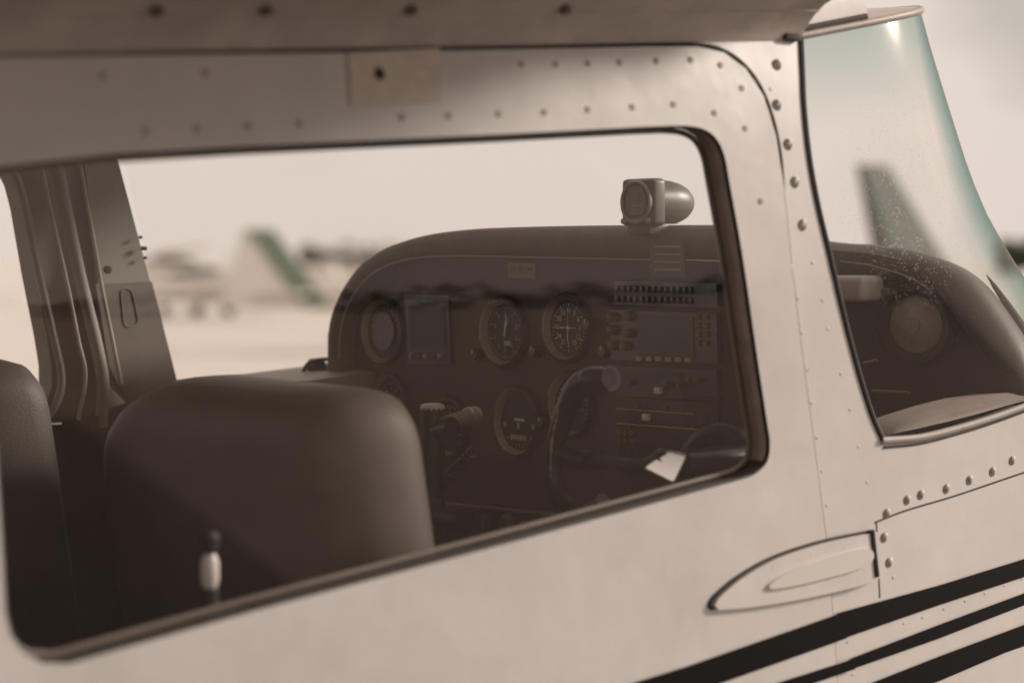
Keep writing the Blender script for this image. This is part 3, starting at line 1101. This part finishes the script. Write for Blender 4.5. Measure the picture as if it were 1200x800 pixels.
# radio stack
def radio(corners, name):
    mb = MB(); quad_on(mb, corners, 0, .010, 0)
    mb2 = MB()
    tl, tr, br, bl_ = corners
    r = mb.build(name, M['bezel'], panel)
    return r


au = radio([(725, 329), (846, 332), (848, 360), (727, 357)], 'audio_panel')
for rr_ in range(2):
    for k in range(13):
        x, y = 731 + k * 7.2, 338 + rr_ * 12 + k * .2
        mb = MB(); mb.box(P(x, y, .0105), A_R, A_U, A_N, .0048, .008, .004, 0, .0008, 1)
        mb.build('push_button', M['button'], au)
mb = MB()
for k in range(13):
    for rr_ in range(2):
        x, y = 731 + k * 7.2, 337 + rr_ * 12 + k * .2
        quad_on(mb, [(x - .9, y - 2.5), (x + .5, y - 2.5), (x + .5, y + 1.5), (x - .9, y + 1.5)], .0128, .0004)
mb.build('button_legends', M['markdim'], au)
gp = radio([(721, 363), (846, 367), (848, 426), (723, 421)], 'navigation_unit')
mb = MB(); quad_on(mb, [(754, 369), (820, 371), (821, 421), (756, 419)], .0102, .0012); mb.build('map_screen', M['screen'], gp)
for k in range(8):
    x, y = 826 + (k % 2) * 9, 371.5 + (k // 2) * 10
    mb = MB(); mb.box(P(x, y, .0115), A_R, A_U, A_N, .0085, .008, .005, 0, .0015, 2)
    mb.build('side_button', M['button'], gp)
for k in range(6):
    x, y = 757 + k * 11.5, 419.5 + k * .4
    mb = MB(); mb.box(P(x, y, .0115), A_R, A_U, A_N, .010, .006, .005, 0, .0012, 2)
    mb.build('soft_key', M['markdim'], gp)
for x, y in [(726, 371), (726, 386), (746, 370), (746, 390), (727, 404), (741, 405)]:
    mb = MB(); c = P(x, y, .010); mb.lathe(c, A_N, [(.0065, 0), (.006, .008), (.004, .009), (0, .009)], 14)
    mb.build('tuning_knob', M['button'], gp)
r2 = radio([(728, 428), (846, 433), (848, 469), (729, 463)], 'radio')
mb = MB(); quad_on(mb, [(738, 432), (806, 435), (806, 447), (738, 444)], .0102, .001); mb.build('radio_display', M['screen'], r2)
r3 = radio([(729, 465), (847, 471), (848, 499), (730, 493)], 'radio')
mb = MB(); quad_on(mb, [(729, 477.2), (820, 484), (820, 485), (729, 478.2)], .0102, .0012); mb.build('slot_strip', M['markdim'], r3)
r4 = radio([(730, 495), (850, 501), (851, 560), (731, 552)], 'transponder')
mb = MB(); quad_on(mb, [(730, 494.5), (840, 503), (840, 504.2), (730, 495.8)], .0102, .0012); mb.build('slot_strip', M['markdim'], r4)
for pr, x, y in [(r2, 781, 457), (r3, 767, 488)]:
    mb = MB(); mb.box(P(x, y, .014), A_R, A_U, A_N, .011, .009, .009, 0, .0025, 3)
    mb.build('pull_knob', M['needle'], pr)
for x, y in [(806, 451), (818, 444), (826, 444), (790, 450), (748, 447)]:
    mb = MB(); mb.lathe(P(x, y, .010), A_N, [(.004, 0), (.0036, .008), (0, .009)], 12); mb.build('tuning_knob', M['button'], r2)
for k in range(6):
    mb = MB(); mb.lathe(P(734 + (k % 3) * 7, 507 + (k // 3) * 10, .010), A_N, [(.0042, 0), (.0038, .003), (0, .004)], 12); mb.build('key', M['button'], r4)
for x, y in [(755, 476), (788, 478)]:
    mb = MB(); mb.lathe(P(x, y, .010), A_N, [(.003, 0), (.0028, .003), (0, .004)], 10); mb.build('key', M['button'], r3)
# correction card on the hood lip
mb = MB()
cc = [L(x, y, UPN - .042) for x, y in [(762, 281), (802, 282), (805, 325), (764, 324)]]
mb.prism(cc, A_N * .002)
cd = mb.build('compass_card', mat('card_holder', (.075, .062, .053), .4, var=.2, vscale=60), hood)
mb = MB()
for k in range(4):
    y = 288 + 9 * k
    mb.prism([L(x, yy, UPN - .0445) for x, yy in [(767, y), (798, y + .5), (798, y + 2), (767, y + 1.5)]], A_N * .0006)
mb.build('card_lines', M['markdim'], cd)

# lower sub panel with a row of switches
mb = MB()
sub = [L(x, y, UPN - .055) for x, y in [(395, 585), (500, 590), (660, 606), (860, 618), (860, 760), (395, 760)]]
mb.prism(sub, D * .05)
sp = mb.build('switch_panel', M['plastic'], panel)
mb = MB(); mb.tube([L(x, y, UPN - .057) for x, y in [(395, 583), (500, 588), (660, 604), (860, 616)]], .003, 8); mb.build('edge_trim', M['postdark'], sp)
for k, (x, y) in enumerate([(509, 606), (530, 609), (543, 612), (572, 611), (599, 612), (618, 616), (512, 622), (480, 608)]):
    mb = MB(); c = L(x, y, UPN - .055)
    if k in (0, 4):
        mb.lathe(c, A_N, [(.013, 0), (.012, .01), (.009, .014), (0, .014)], 16)
    else:
        mb.box(c + A_N * .004, A_R, A_U, A_N, .010, .018, .012, 0, .003, 2)
    mb.build('switch', M['button'], sp)

# compass on the hood
mb = MB()
cu0 = .12
cc = L(746, 237, cu0)
mm = (cc - CAM).dot(FW) / F
H_ = 27.5 * mm
mb.box(cc + D * .012, D, N, Z, .024, H_ * 2.0, H_ * 2.02, 0, .006, 3)
mb.lathe(cc + D * .02, D, [(H_ * .97, 0), (H_ * .98, .022), (H_ * .95, .034), (H_ * .87, .046), (H_ * .74, .056), (H_ * .52, .065), (H_ * .26, .070), (0, .0715)], 36, 0, ax=Z)
mb.box(cc + D * .03 - Z * (H_ + .004), D, N, Z, .055, H_ * 1.4, .014, 0, .003, 2)
cp = mb.build('compass', M['compass'], plane)
mb = MB()
mb.lathe(cc - D * .0005, -D, [(H_ * .93, -.002), (H_ * .93, .002), (H_ * .87, .0035), (H_ * .80, .0015)], 40, cap=False)
cw = rpoly([(-H_ * .56, -H_ * .50, .012), (H_ * .56, -H_ * .50, .012), (H_ * .56, H_ * .62, .014), (-H_ * .56, H_ * .62, .014)], 5)
mb.tube([cc - D * .001 + A_R * x + Z * y for x, y in cw], .0013, 6, closed=True)
mb.build('bezel_ring', M['trim'], cp)
mb = MB()
mb.prism([cc - D * .0012 + A_R * x * .95 + Z * y * .95 for x, y in cw], D * .001)
cl = mb.build('compass_window', M['compassl'], cp)
mb = MB()
mb.box(cc - D * .002 - Z * H_ * .14 + A_R * H_ * .1, A_R, Z, D, H_ * .7, .0016, .0008)
mb.box(cc - D * .002 + Z * H_ * .12 + A_R * H_ * .1, A_R, Z, D, .0014, H_ * .5, .0008)
mb.box(cc - D * .002 - Z * H_ * .75, A_R, Z, D, H_ * 1.3, .003, .0012)
for s in (-1, 1):
    mb.lathe(cc - D * .001 + A_R * s * H_ * .76 - Z * H_ * .80, -D, [(.004, 0), (.0035, .002), (0, .0025)], 10)
mb.build('lubber_lines', M['trim'], cp)

# ---- control yokes
def Lq(pts, u):
    return [L(x, y, u) for x, y in pts]


UY = -.02
mb = MB()
path = smoothpath(Lq([(716, 443), (700, 445), (686, 447), (676, 455), (668, 470), (659, 492), (652, 518), (649, 545), (651, 568), (660, 587), (676, 596), (694, 596), (708, 588)], UY), 5)
n_ = len(path)
mb.tube(path, [.0150 - .0040 * min(1, max(0, (i - 14) / 20)) for i in range(n_)], 14)
mb.tube(smoothpath(Lq([(690, 541), (720, 543), (745, 546), (760, 544), (776, 533)], UY), 5), .0085, 12)
mb.tube(smoothpath(Lq([(655, 530), (672, 536), (692, 541)], UY), 5), .012, 12)
mb.tube(smoothpath(Lq([(800, 556), (806, 535), (818, 518), (834, 507), (855, 506), (870, 520), (874, 545), (868, 580)], .115), 5), .012, 12)
mb.tube([L(784, 545, UY) + D * .02, L(780, 545, UY) + D * .21], .016, 14)
mb.box(L(838, 556, UPN - .01), A_R, Z, A_N, .075, .075, .02, 0, .008, 3)
yk = mb.build('control_yoke', M['yoke'], plane, 60)
mb = MB()
mb.tube(smoothpath(Lq([(688, 446), (696, 444), (706, 443), (714, 442.5)], UY - .004), 3), [.0145, .0155, .0158, .0158, .0155, .015, .0142, .0134, .0126, .012], 14)
mb.tube(smoothpath(Lq([(688, 538.5), (720, 540.5), (745, 543), (762, 540), (778, 529)], UY - .004), 4), [.0012] + [.0038] * 15 + [.004], 8)
mb.build('grip_end', mat('grip_highlight', (.025, .019, .016), .3, var=.2, vscale=80), yk)  # slightly paler pieces laid over grip and arm as their highlights
mb = MB()
NH = ((-N * .7 - D * .6 + Z * .22).normalized() - V((.07, .99, -.1)).normalized()).normalized()


def Lp(px, py, p0, n):
    q = ray(px, py)
    return CAM + q * ((p0 - CAM).dot(n) / q.dot(n))


H0 = L(780, 546, UY)
cap = rpoly([(757, 548, 4), (781, 529, 4), (803, 533, 5), (789, 564, 4)], 4)
nf = (A_N * .55 - N * .75 + Z * .35).normalized()
SC = lambda x, y: (780 + (x - 780) * 1.14, 547 + (y - 547) * 1.14)
mb.prism([Lp(*SC(x, y), H0, NH) for x, y in cap], NH * -.016)
hub = mb.build('yoke_hub', M['rim'], yk)
mb = MB()
cap2 = rpoly([(759, 547.5, 3), (782, 531.5, 3), (800.5, 536, 3), (788, 562, 3)], 4)
mb.prism([Lp(*SC(x, y), H0 + NH * .002, NH) for x, y in cap2], NH * -.004)
mb.build('hub_plate', mat('polished_hub_plate', (.97, .93, .88), .12, metal=1), hub)
# pale uneven bead: the stitched seam and the highlight put along it
mb = MB()
seamp = smoothpath(Lq([(686, 441), (671, 450), (660.5, 468), (652, 492), (646.5, 518), (645.5, 545), (646, 560)], UY - .012), 10)
mb.tube(seamp, [random.choice((.0010, .0016, .0022, .0026)) * (1 - .5 * k / len(seamp)) for k in range(len(seamp))], 6)
mb.build('stitch_highlight', M['trim'], yk)
# pilot's yoke
UY2 = .0
mb = MB()
path = smoothpath(Lq([(507, 478), (507, 500), (507, 530), (507, 560), (508, 592), (520, 606), (545, 610)], UY2), 5)
mb.tube(path, [.0165] * len(path), 14)
mb.tube(Lq([(512, 505), (530, 500)], UY2), .013, 12)
yk2 = mb.build('control_yoke', M['yoke'], plane, 60)
mb = MB()
p0, p1 = L(522, 496, UY2), L(549, 489, UY2 + .05)
mb.tube([p0, p0.lerp(p1, .6), p1], .0105, 14)
mb.lathe(p1, (p1 - p0).normalized(), [(.0105, -.004), (.0135, 0), (.014, .005), (.010, .010), (.013, .015), (.009, .021), (0, .023)], 16)
mb.build('yoke_shaft', mat('grey_shaft', (.38, .31, .27), .3, metal=.2), yk2)
mb = MB()
mb.lathe(L(507, 476, UY2), Z, [(.0165, -.004), (.0155, .002), (.010, .004), (0, .0045)], 16)
mb.build('grip_top_highlight', M['white'], yk2)  # white piece on the dark grip, put there as its top highlight


def coil(a, b, r, turns, wire, name, m, sag=.0):
    mb = MB(); pts = []
    ax = (b - a); l = ax.length; ax.normalize()
    p = ax.orthogonal().normalized(); q = ax.cross(p)
    n = turns * 10
    for i in range(n + 1):
        t = i / n; th = 2 * math.pi * turns * t
        pts.append(a + ax * l * t + (p * math.cos(th) + q * math.sin(th)) * r - Z * sag * math.sin(math.pi * t))
    mb.tube(pts, wire, 6)
    return mb.build(name, m, plane, 60)


coil(L(452, 515, -.03), L(494, 566, -.03), .0075, 9, .0027, 'coiled_cord', mat('cord_grey', (.26, .21, .18), .35))
coil(L(520, 562, .05), L(556, 528, .05), .006, 9, .0022, 'coiled_cord', mat('cord_dark', (.09, .072, .062), .3))
mb = MB()
c = L(455, 508, -.02)
mb.box(c, A_R, Z, D, .026, .03, .03, 0, .008, 3)
mb.tube([c - Z * .012, L(468, 530, -.02)], [.011, .009], 12)
mb.build('microphone', mat('mic_grey', (.30, .25, .215), .4), plane)

# far ledge below the windshield with a headset on it
mb = MB()
lg = [(205, 449), (290, 438), (345, 430), (397, 423), (397, 470), (205, 480)]
p = [L(x, y, .14) for x, y in lg]
top_ = [P3(x, y, 1.055) for x, y in [(200, 447), (290, 437.5), (397, 424)]]
inn = [W((t - O).dot(D), .90, t.z - .004) for t in top_]
mb.loft([[a, b, b - Z * .05, a - Z * .05] for a, b in zip(top_, inn)])
mb.build('window_ledge', M['ledge'], plane)
mb = MB()
c = P3(372, 434, 1.0)
for dx, r in ((0, .017), (.035, .014)):
    mb.lathe(c + D * dx + Z * .004, (Z * .8 - N * .5), [(r * .5, -.006), (r, -.004), (r, .006), (r * .6, .009), (r * .55, .003), (0, .003)], 18)
mb.tube(smoothpath([c - D * .03 - Z * .008, c - D * .015 + Z * .012, c + D * .02 + Z * .016, c + D * .055 + Z * .006], 6), .003, 8)
hs = mb.build('headset', M['bezel'], plane)

# ---- right end of the dash, seen through the windshield
UD = .60
pod_out = [(930, 278), (985, 285), (1020, 287), (1058, 293), (1092, 304), (1118, 318), (1140, 338), (1165, 372), (1188, 408), (1206, 446), (1218, 475)]
pod_in = [(930, 296), (985, 306), (1012, 309), (1040, 316), (1064, 324), (1086, 337), (1104, 355), (1126, 388), (1152, 425), (1180, 462), (1200, 486)]
mb = MB()
o_ = smoothpath(pod_out, 5); i_ = smoothpath(pod_in, 5)
rings = []
for a, b in zip(o_, i_):
    po, pi = L(a.x, a.y, UD), L(b.x, b.y, UD)
    d = po - pi
    rings.append([pi + D * .05, pi + D * .004 + d * .06, pi + d * .25 - D * .012, pi + d * .6 - D * .014, pi + d * .9 - D * .002, po + D * .014, po + D * .05 + N * .006 - Z * .004, po + D * .11 + N * .03 - Z * .03, pi + D * .08])
mb.loft(rings)
dash = mb.build('dash_end_hood', M['dash'], plane, 60)
mb = MB(); mb.tube([L(p.x, p.y, UD - .006) for p in i_[5:28]], .0014, 6); mb.build('trim_strip', M['trim'], dash)
mb = MB()
pts = [vz(L((p.x * .55 + q.x * .45), (p.y * .55 + q.y * .45), UD + .03)) for p, q in zip(i_, o_)]
sheet(mb, [(a, b) for a, b in pts] + [(pts[-1][0], 1.2), (pts[0][0], 1.2)], [], .05, lambda v, z, d: W(UD + .03 + d, v, z), .02, (0, 0, 0))
mb.build('dash_end_panel', M['dash'], plane)
mb = MB()
c = L(1071, 380, UD + .0); rv = 48 * (c - CAM).dot(FW) / F
nv = (A_N * .97 - N * .22).normalized()
mb.lathe(c + nv * -.06, nv, [(rv * .95, 0), (rv * 1.0, .05), (rv * 1.02, .06), (rv * .97, .067), (rv * .84, .068), (rv * .70, .052)], 40)
vent = mb.build('air_vent', M['yoke'], plane)
mb = MB()
mb.lathe(c, nv, [(rv * .72, -.010), (rv * .70, -.006), (rv * .55, -.002), (rv * .2, .004), (rv * .2, .007), (0, .008)], 32)
mb.build('vent_disc', mat('vent_disc_brown', (.24, .19, .16), .4, var=.3, vscale=40), vent)
mb = MB()
mb.box(L(1004, 338, UD - .03), A_R, Z, A_N, .060, .036, .05, 0, .008, 3)
mb.build('junction_box', mat('box_cream', (.46, .40, .36), .5, var=.1), plane)
mb = MB()
mb.box(L(1040, 345, UD - .0), A_R, Z, A_N, .03, .018, .03, 0, .003, 2)
mb.tube(Lq([(1022, 458), (1066, 460)], UD - .03), .0025, 8)
mb.tube(Lq([(1012, 426), (1028, 422)], UD - .03), .0025, 8)
mb.build('dash_clips', M['button'], plane)
# beige sill pad along the near windshield base
mb = MB()
rings = []
for px, y0, y1 in [(1030, 511, 509), (1045, 508, 496), (1075, 502, 485), (1110, 494, 474), (1145, 485, 465), (1180, 475, 460), (1200, 470, 462), (1215, 466, 464)]:
    a_, b_ = SW(px, y0, .03), SW(px, y1, .07)
    rings.append([a_, a_.lerp(b_, .35) - N * .012, a_.lerp(b_, .75) - N * .008, b_, b_ + N * .05 - Z * .004, b_ + N * .05 - Z * .03])
mb.loft(rings)
mb.build('sill_pad', mat('sill_pad_beige', (.24, .195, .165), .75, var=.15, vscale=30), plane)
# black defroster seal low on the windshield
mb = MB()
mb.tube(smoothpath(Lq([(1156, 322), (1172, 345), (1190, 372), (1206, 400)], .66), 5), [.0006, .0015, .0025, .0035] + [.004 + .0004 * k for k in range(12)], 8)
mb.build('screen_seal', M['rubber'], wsh)

# ================================================================= BACKGROUND
def at(px, dist, z=0.0):
    r = ray(px, 300)
    return V((r.x / r.y * dist, dist, z))


def parked(loc, yaw, sc, fin_m, label, low=False, body='bgwhite', tailh=1.0, swept=False):
    """small light airplane, local x to the nose; built at its own place"""
    t = thing('parked_airplane', loc, label, 'airplane', 'parked airplanes on the apron')
    ex = V((math.cos(yaw), math.sin(yaw), 0)) * sc; ey = V((-math.sin(yaw), math.cos(yaw), 0)) * sc; ez = Z * sc
    q = lambda x, y, z: loc + ex * x + ey * y + ez * z
    secs = [(-4.6, .08, .14, .95), (-3.2, .24, .30, .98), (-1.6, .48, .52, 1.05), (-.6, .55, .64, 1.10), (.6, .54, .60, 1.08), (1.3, .48, .46, .98), (2.2, .40, .40, .95), (2.7, .22, .24, .95)]
    mb = MB()
    mb.loft([[q(x, w * math.cos(a), z + h * math.sin(a)) for a in [2 * math.pi * k / 18 for k in range(18)]] for x, w, h, z in secs])
    f = mb.build('fuselage', M[body], t, 50)
    mb = MB()
    mb.loft([[q(x, w * math.cos(a), 1.45 + h * math.sin(a)) for a in [2 * math.pi * k / 16 for k in range(16)]] for x, w, h in [(-1.2, .3, .10), (-.6, .45, .26), (.2, .5, .30), (.9, .45, .2), (1.3, .3, .05)]])
    mb.build('canopy', M['bgdark'], t, 50)
    zw = .75 if low else 1.82
    mb = MB()
    mb.loft([[q(.9 - c * s, y, zw + dz + abs(y) * .04) for s, dz in [(0, 0), (.1, .09), (.4, .12), (1, .02), (.5, -.04), (.1, -.04)]] for y, c in [(-5.2, 1.1), (-2.5, 1.5), (0, 1.55), (2.5, 1.5), (5.2, 1.1)]])
    mb.build('wing', M[body], t, 40)
    if not low:
        mb = MB()
        for s in (-1, 1):
            mb.tube([q(.2, s * .5, .8), q(.3, s * 2.4, 1.86)], .035 * sc, 8)
        mb.build('wing_strut', M[body], t)
    zt = 1.0
    mb = MB()
    mb.loft([[q(-4.75, y, zt), q(-4.75 + .9 * c, y, zt + .05), q(-4.75 + .95 * c, y, zt), q(-4.75 + .9 * c, y, zt - .03)] for y, c in [(-1.6, .6), (0, 1), (1.6, .6)]])
    mb.build('tailplane', M[body], t, 40)
    mb = MB()
    th = tailh
    out = [(-4.95, 1.0), (-4.85, 1.0 + 1.25 * th), (-4.45, 1.0 + 1.25 * th), (-4.05, 1.0 + .55 * th), (-3.1, 1.08)]
    if swept:
        out = [(-4.42, .95), (-4.98, 1.0 + 1.25 * th), (-4.63, 1.0 + 1.25 * th), (-3.5, .98)]
    if fin_m == 'bggreen':
        out = [(-5.25, .76), (-4.98, 1.0 + 1.25 * th), (-4.50, 1.0 + 1.25 * th), (-3.55, .76)]
    hw = lambda z: .05 if z > 1.3 else .20
    mb.loft([[q(x, sg * hw(z), z) for x, z in out] for sg in (-1, 1)])
    fin = mb.build('tail_fin', M[fin_m if fin_m != 'bggreen' else 'bgwhite'], t, 30)
    if fin_m == 'bggreen':
        mb = MB()
        st = [(-4.93, 1.0 + 1.27 * th), (-4.44, 1.0 + 1.27 * th), (-3.50, .76), (-3.98, .76)]
        mb.loft([[q(x, sg * (hw(z) + .012), z) for x, z in st] for sg in (-1, 1)])
        mb.build('fin_stripe', M['bggreen'], fin, 30)
    for x, y, r in ((1.6, 0, .2), (-.3, 1.1, .22), (-.3, -1.1, .22)):
        mb = MB(); c = q(x, y, r)
        mb.lathe(c - ey * .08, ey, [(r * sc * .6, 0), (r * sc, .04 * sc), (r * sc, .12 * sc), (r * sc * .6, .16 * sc)], 16)
        mb.build('wheel', M['bgtyre'], t)
        mb = MB(); mb.tube([c, q(x, y * .3, .75)], .04 * sc, 8); mb.build('gear_leg', M[body], t)
    mb = MB()
    mb.lathe(q(2.7, 0, .95), ex, [(.15 * sc, 0), (.12 * sc, .12 * sc), (0, .25 * sc)], 14)
    for s in (-1, 1):
        mb.box(q(2.78, 0, .95 + s * .48), ey.normalized(), ex.normalized(), Z, .12 * sc, .03 * sc, .9 * sc)
    mb.build('propeller', M['bgdark'], t)
    return t


yw = math.radians(28)
def place(px, dist, yaw, sc, **k):
    """tail fin stands at this spot"""
    p = at(px, dist)
    e = V((math.cos(yaw), math.sin(yaw), 0))
    return p + e * 4.5 * sc


parked(place(316, 33, math.radians(15), .95), math.radians(15), .95, 'bggreen', 'low-wing white airplane whose tail fin has a green leading edge', low=True, tailh=.85)
parked(place(1047, 20.5, math.radians(35), 1.0), math.radians(35), 1.0, 'bgdgreen', 'airplane with a tall dark green tail fin, seen through the windshield', tailh=1.16, low=True, swept=True)
parked(at(240, 52), math.radians(160), .75, 'bgwhite', 'white airplane with dark canopy parked left of the green fin', low=True, tailh=.75)
parked(at(195, 80), math.radians(20), .9, 'bgwhite', 'far white high-wing airplane nearest the cabin door post', tailh=.7)
parked(at(440, 70), math.radians(200), .9, 'bgwhite', 'white high-wing airplane parked just beyond the dash hood', tailh=.7)

# setting
mb = MB()
mb.add([V((-900, -300, 0)), V((900, -300, 0)), V((900, 1500, 0)), V((-900, 1500, 0))], [[0, 1, 2, 3]])
g = mb.build('ground', M['concrete']); g['kind'] = 'structure'


def mirror_ground(px, py):
    r = ray(px, py)
    p = SW(px, py)
    nn = N
    r2 = r - nn * 2 * r.dot(nn)
    t = p.z / -r2.z
    return p + r2 * t


a, b = mirror_ground(118, 514), mirror_ground(356, 692)
e = (b - a).normalized()
side = V((e.y, -e.x, 0))
if side.dot(CAM - a) < 0:
    side = -side


def strip(name, m, quad, lift):
    mb = MB()
    mb.add([V((p[0], p[1], lift)) for p in quad], [[0, 1, 2, 3]])
    o = mb.build(name, m); o['kind'] = 'structure'
    return o


DD, NN = D.to_2d(), N.to_2d()
O2 = O.to_2d()
G = lambda u, v: O2 + DD * u + NN * v
# dry grass beyond the apron, on the camera's side of the airplane
strip('grass_field', M['grass'], [G(-70, -5.2), G(120, -5.2), G(260, -300), G(-70, -300)], .004)
e2, s2, a2 = e.to_2d(), side.to_2d(), a.to_2d()
if e2.dot(DD) < 0:
    e2 = -e2
q0, q1 = a2 - e2 * 40, a2 + e2 * 40
strip('taxiway', M['asphalt'], [q0, q1, q1 + s2 * 9, q0 + s2 * 9], .008)

# far tree line
def trees(x0, x1, dist, top, name, lab):
    mb = MB()
    for i in range(900):
        t = random.random()
        p = at(x0 + (x1 - x0) * t, dist + random.uniform(-6, 6))
        hh = top * (.65 + .35 * math.sin(t * 23 + math.sin(t * 61)) ** 2)
        p.z = random.random() ** .7 * hh
        r = random.uniform(.25, .8)
        a_ = V((random.gauss(0, 1), random.gauss(0, 1), random.gauss(0, 1))).normalized(); b_ = a_.orthogonal().normalized(); c_ = a_.cross(b_)
        mb.add([p + b_ * r, p + c_ * r, p - b_ * r, p - c_ * r], [[0, 1, 2, 3]])
    o = mb.build(name, M['foliage'])
    o['kind'] = 'stuff'; o['label'] = lab; o['category'] = 'trees'
    return o


trees(352, 480, 330, 3.4, 'treeline', 'dark far tree line on the horizon behind the green fin')
trees(1172, 1260, 200, 3.0, 'treeline', 'dark far trees at the horizon right of the windshield')


def hedge(n, u0, u1, v, top, name, lab):
    mb = MB()
    for i in range(n):
        t = random.random()
        g_ = G(u0 + (u1 - u0) * t, v + random.uniform(-4, 4))
        hh = top * (.55 + .45 * math.sin(t * 31 + math.sin(t * 77)) ** 2)
        p = V((g_.x, g_.y, random.random() ** .8 * hh))
        r_ = random.uniform(.3, .9)
        a_ = V((random.gauss(0, 1), random.gauss(0, 1), random.gauss(0, 1))).normalized(); b_ = a_.orthogonal().normalized(); c_ = a_.cross(b_)
        mb.add([p + b_ * r_, p + c_ * r_, p - b_ * r_, p - c_ * r_], [[0, 1, 2, 3]])
    o = mb.build(name, M['foliage'])
    o['kind'] = 'stuff'; o['label'] = lab; o['category'] = 'trees'


hedge(2600, -20, 260, -110, 3.6, 'treeline', 'dark tree line behind the camera mirrored in the cabin window')
trees(90, 122, 330, 2.6, 'treeline', 'small dark far trees beside the cabin door post')

# ================================================================= LIGHT, SKY, CAMERA
w = bpy.data.worlds.new('World'); bpy.context.scene.world = w; w.use_nodes = True
nt = w.node_tree
bg = nt.nodes['Background']
SUN_EL, SUN_AZ = math.radians(22), math.radians(74)   # azimuth: direction the sun stands in, from +Y clockwise
sky = nt.nodes.new('ShaderNodeTexSky'); sky.sky_type = 'NISHITA'; sky.sun_disc = False
sky.sun_elevation = SUN_EL; sky.sun_rotation = SUN_AZ
sky.dust_density = 4; sky.air_density = 1
hs_ = nt.nodes.new('ShaderNodeHueSaturation'); hs_.inputs['Saturation'].default_value = .25
nt.links.new(sky.outputs[0], hs_.inputs['Color'])
ml = nt.nodes.new('ShaderNodeMix'); ml.data_type = 'RGBA'; ml.blend_type = 'MULTIPLY'; ml.inputs[0].default_value = 1
nt.links.new(hs_.outputs[0], ml.inputs[6]); ml.inputs[7].default_value = (1.0, .93, .84, 1)
tc = nt.nodes.new('ShaderNodeTexCoord')
nz = nt.nodes.new('ShaderNodeTexNoise'); nz.inputs['Scale'].default_value = 2.6; nz.inputs['Detail'].default_value = 6; nz.inputs['Roughness'].default_value = .55
nt.links.new(tc.outputs['Generated'], nz.inputs['Vector'])
rp = nt.nodes.new('ShaderNodeValToRGB')
rp.color_ramp.elements[0].position = .34; rp.color_ramp.elements[0].color = (.80, .80, .80, 1)
rp.color_ramp.elements[1].position = .50; rp.color_ramp.elements[1].color = (.95, .95, .95, 1)
nt.links.new(nz.outputs['Fac'], rp.inputs['Fac'])
mc = nt.nodes.new('ShaderNodeMix'); mc.data_type = 'RGBA'
# a break in the cloud, grey-blue, high towards the nose
gd = (RT * .262 + UP * .185 + FW).normalized()
vd = nt.nodes.new('ShaderNodeVectorMath'); vd.operation = 'DISTANCE'; vd.inputs[1].default_value = gd
nt.links.new(tc.outputs['Generated'], vd.inputs[0])
n4 = nt.nodes.new('ShaderNodeTexNoise'); n4.inputs['Scale'].default_value = 9; n4.inputs['Detail'].default_value = 7
nt.links.new(tc.outputs['Generated'], n4.inputs['Vector'])
ad = nt.nodes.new('ShaderNodeMath'); ad.operation = 'MULTIPLY_ADD'; ad.inputs[1].default_value = .13
nt.links.new(n4.outputs['Fac'], ad.inputs[0]); nt.links.new(vd.outputs['Value'], ad.inputs[2])
gm = nt.nodes.new('ShaderNodeMapRange'); gm.inputs['From Min'].default_value = .09; gm.inputs['From Max'].default_value = .14
gm.inputs['To Min'].default_value = .15; gm.inputs['To Max'].default_value = 1
nt.links.new(ad.outputs[0], gm.inputs['Value'])
mg = nt.nodes.new('ShaderNodeMath'); mg.operation = 'MULTIPLY'
nt.links.new(rp.outputs[0], mg.inputs[0]); nt.links.new(gm.outputs[0], mg.inputs[1])
nt.links.new(mg.outputs[0], mc.inputs[0])
nt.links.new(ml.outputs[2], mc.inputs[6]); mc.inputs[7].default_value = (5.98, 5.2, 4.7, 1)
nt.links.new(mc.outputs[2], bg.inputs['Color'])
bg.inputs['Strength'].default_value = .10

sd = bpy.data.lights.new('sun', 'SUN'); sd.energy = 2.65; sd.angle = math.radians(10); sd.color = (1, .90, .80)
so = bpy.data.objects.new('sun', sd); C.objects.link(so)
dirv = V((math.sin(SUN_AZ) * math.cos(SUN_EL), math.cos(SUN_AZ) * math.cos(SUN_EL), math.sin(SUN_EL)))
so.rotation_euler = dirv.to_track_quat('Z', 'Y').to_euler()
so.location = (0, 0, 30)

cd_ = bpy.data.cameras.new('camera'); co = bpy.data.objects.new('camera', cd_); C.objects.link(co)
co.location = CAM
co.rotation_euler = (math.pi / 2 - PITCH, 0, 0)
cd_.sensor_width = 36; cd_.lens = F / 1200 * 36
cd_.clip_start = .05; cd_.clip_end = 4000
cd_.dof.use_dof = True; cd_.dof.focus_distance = 2.62; cd_.dof.aperture_fstop = 2.7; cd_.dof.aperture_blades = 0
sc = bpy.context.scene
sc.camera = co
sc.view_settings.view_transform = 'Standard'; sc.view_settings.look = 'None'
sc.view_settings.exposure = .45; sc.view_settings.gamma = 1
sc.cycles.max_bounces = 10; sc.cycles.transparent_max_bounces = 16
sc.cycles.use_denoising = True
